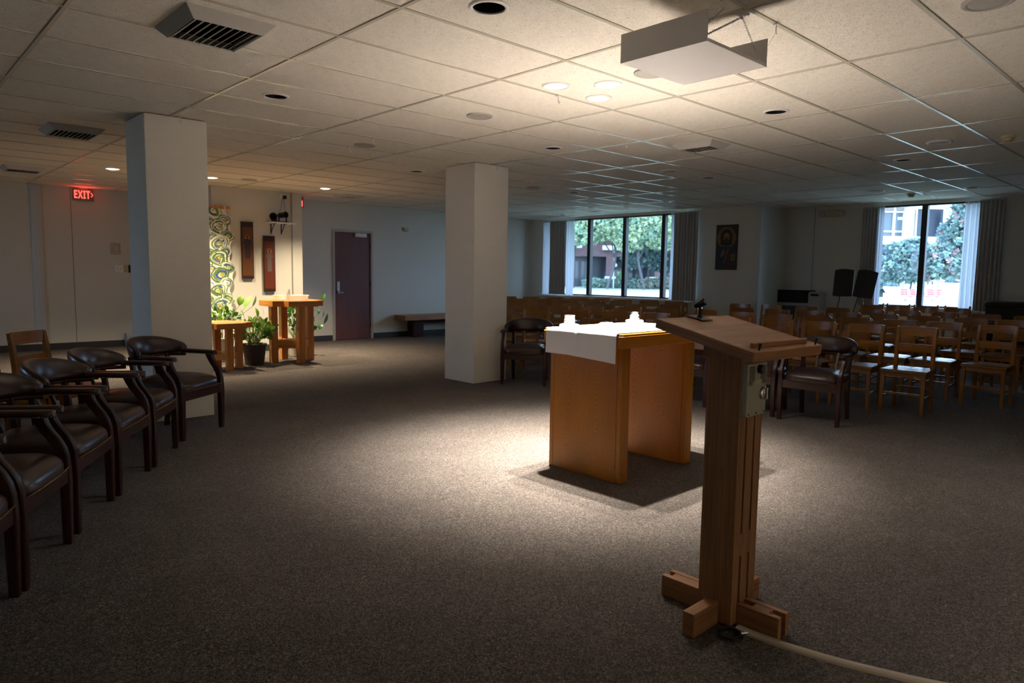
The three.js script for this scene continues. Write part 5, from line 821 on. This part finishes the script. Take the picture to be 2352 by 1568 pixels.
{
  const g = thing('hedge', 'clipped dark hedge at the left of the plaza', 'hedge', [57.4, -0.03, -16.8], YAW);
  part('stems', [b2(-1.4, 1.4, 0, 0.9, -0.3, 0.3)], E.bark, g); foliage(g, [[-1, 0.95, 0, 0.7], [0, 0.95, 0, 0.75], [1, 0.95, 0, 0.7]], 900, 0.2, BG, 310, leafMat);
  const b = thing('balustrade', 'low white balustrade wall behind the plaza benches', 'balustrade', [54.3, 0, -12.8], YAW);
  part('cap_rail', [b2(-2.1, 2.1, 1.25, 1.42, -0.16, 0.16, 0.02)], E.white, b); part('plinth', [b2(-2.1, 2.1, -0.03, 1.02, -0.12, 0.12)], E.white, b); for (let k = -6; k <= 6; k++) part('baluster', [b2(k * 0.32 - 0.06, k * 0.32 + 0.06, 1.02, 1.25, -0.06, 0.06)], E.white, b);
  [[51.56, -14.04, 0.28, 1.75, 'white rounded pillar beside the round plaza tree'], [53.3, -12.3, 0.34, 2.2, 'taller white rounded pillar before the balustrade'], [53.95, -11.7, 0.3, 2.05, 'right hand white rounded pillar before the balustrade']].forEach(([x, z, w, h, l]) => { const q = thing('stone_pillar', l, 'pillar', [x, 0, z], 0, 'white pillars on the plaza'); part('shaft', [lathe([[0.0005, -0.03], [w / 2 * 1.1, -0.03], [w / 2, 0.2], [w / 2, h - 0.2], [w / 2 * 0.8, h - 0.06], [0.0005, h]], 20)], E.white, q); part('base', [b2(-w * 0.62, w * 0.62, -0.03, 0.12, -w * 0.62, w * 0.62, 0.02)], E.white, q); });
}
function bench(x, z, label) {
  const g = thing('park_bench', label, 'bench', [x, 0, z], YAW, 'red slatted benches on the plaza');
  for (const y of [0.52, 0.64, 0.76]) part('slat', [box(1.2, 0.09, 0.035, 0, y, -0.12 - (y - 0.5) * 0.35, 0.006)], E.redSlat, g);
  for (const d of [-0.02, 0.12, 0.26]) part('slat', [box(1.2, 0.035, 0.11, 0, 0.42, d, 0.006)], E.redSlat, g);
  for (const e of [-0.45, 0.1, 0.55]) { const sh = [[-0.2, 0], [-0.06, 0], [0.02, 0.2], [0.2, 0.2], [0.24, 0], [0.36, 0], [0.34, 0.38], [0.02, 0.40], [-0.12, 0.84], [-0.24, 0.86], [-0.14, 0.4]]; part('end_support', [prism(sh, 0.1, 0.01).rotateY(-Math.PI / 2).translate(e + 0.05, 0, 0).scale(1, 1, 1)], E.concrete, g); }
}
bench(41.95, -10.65, 'red slatted bench with white concrete supports, left on the plaza'); bench(43.05, -9.6, 'red slatted bench with white concrete supports, right on the plaza');
[[40.25, -10.95, 0.42, 0.95, 'round pinkish stone planter at the left of the plaza benches'], [36.0, -6.95, 0.40, 1.22, 'round pinkish stone planter at the right, nearer than the benches']].forEach(([x, z, r, h, l], i) => { const g = thing('stone_planter', l, 'planter', [x, 0, z], 0, 'stone planters on the plaza'); part('drum', [lathe([[0.0005, 0], [r * 0.92, 0], [r, 0.05], [r, h * 0.62], [0.0005, h * 0.62]], 28)], E.pinkStone, g); part('bowl', [lathe([[0.0005, h * 0.62], [r * 0.7, h * 0.62], [r * 1.06, h * 0.9], [r * 1.08, h], [r, h], [r * 0.9, h * 0.9], [0.0005, h * 0.88]], 28)], E.white, g); foliage(g, [[0, h * 1.0, 0, r * 0.6, 0.5]], 90, 0.12, BG, 320 + i, leafMat); });

renderer.render(scene, camera);
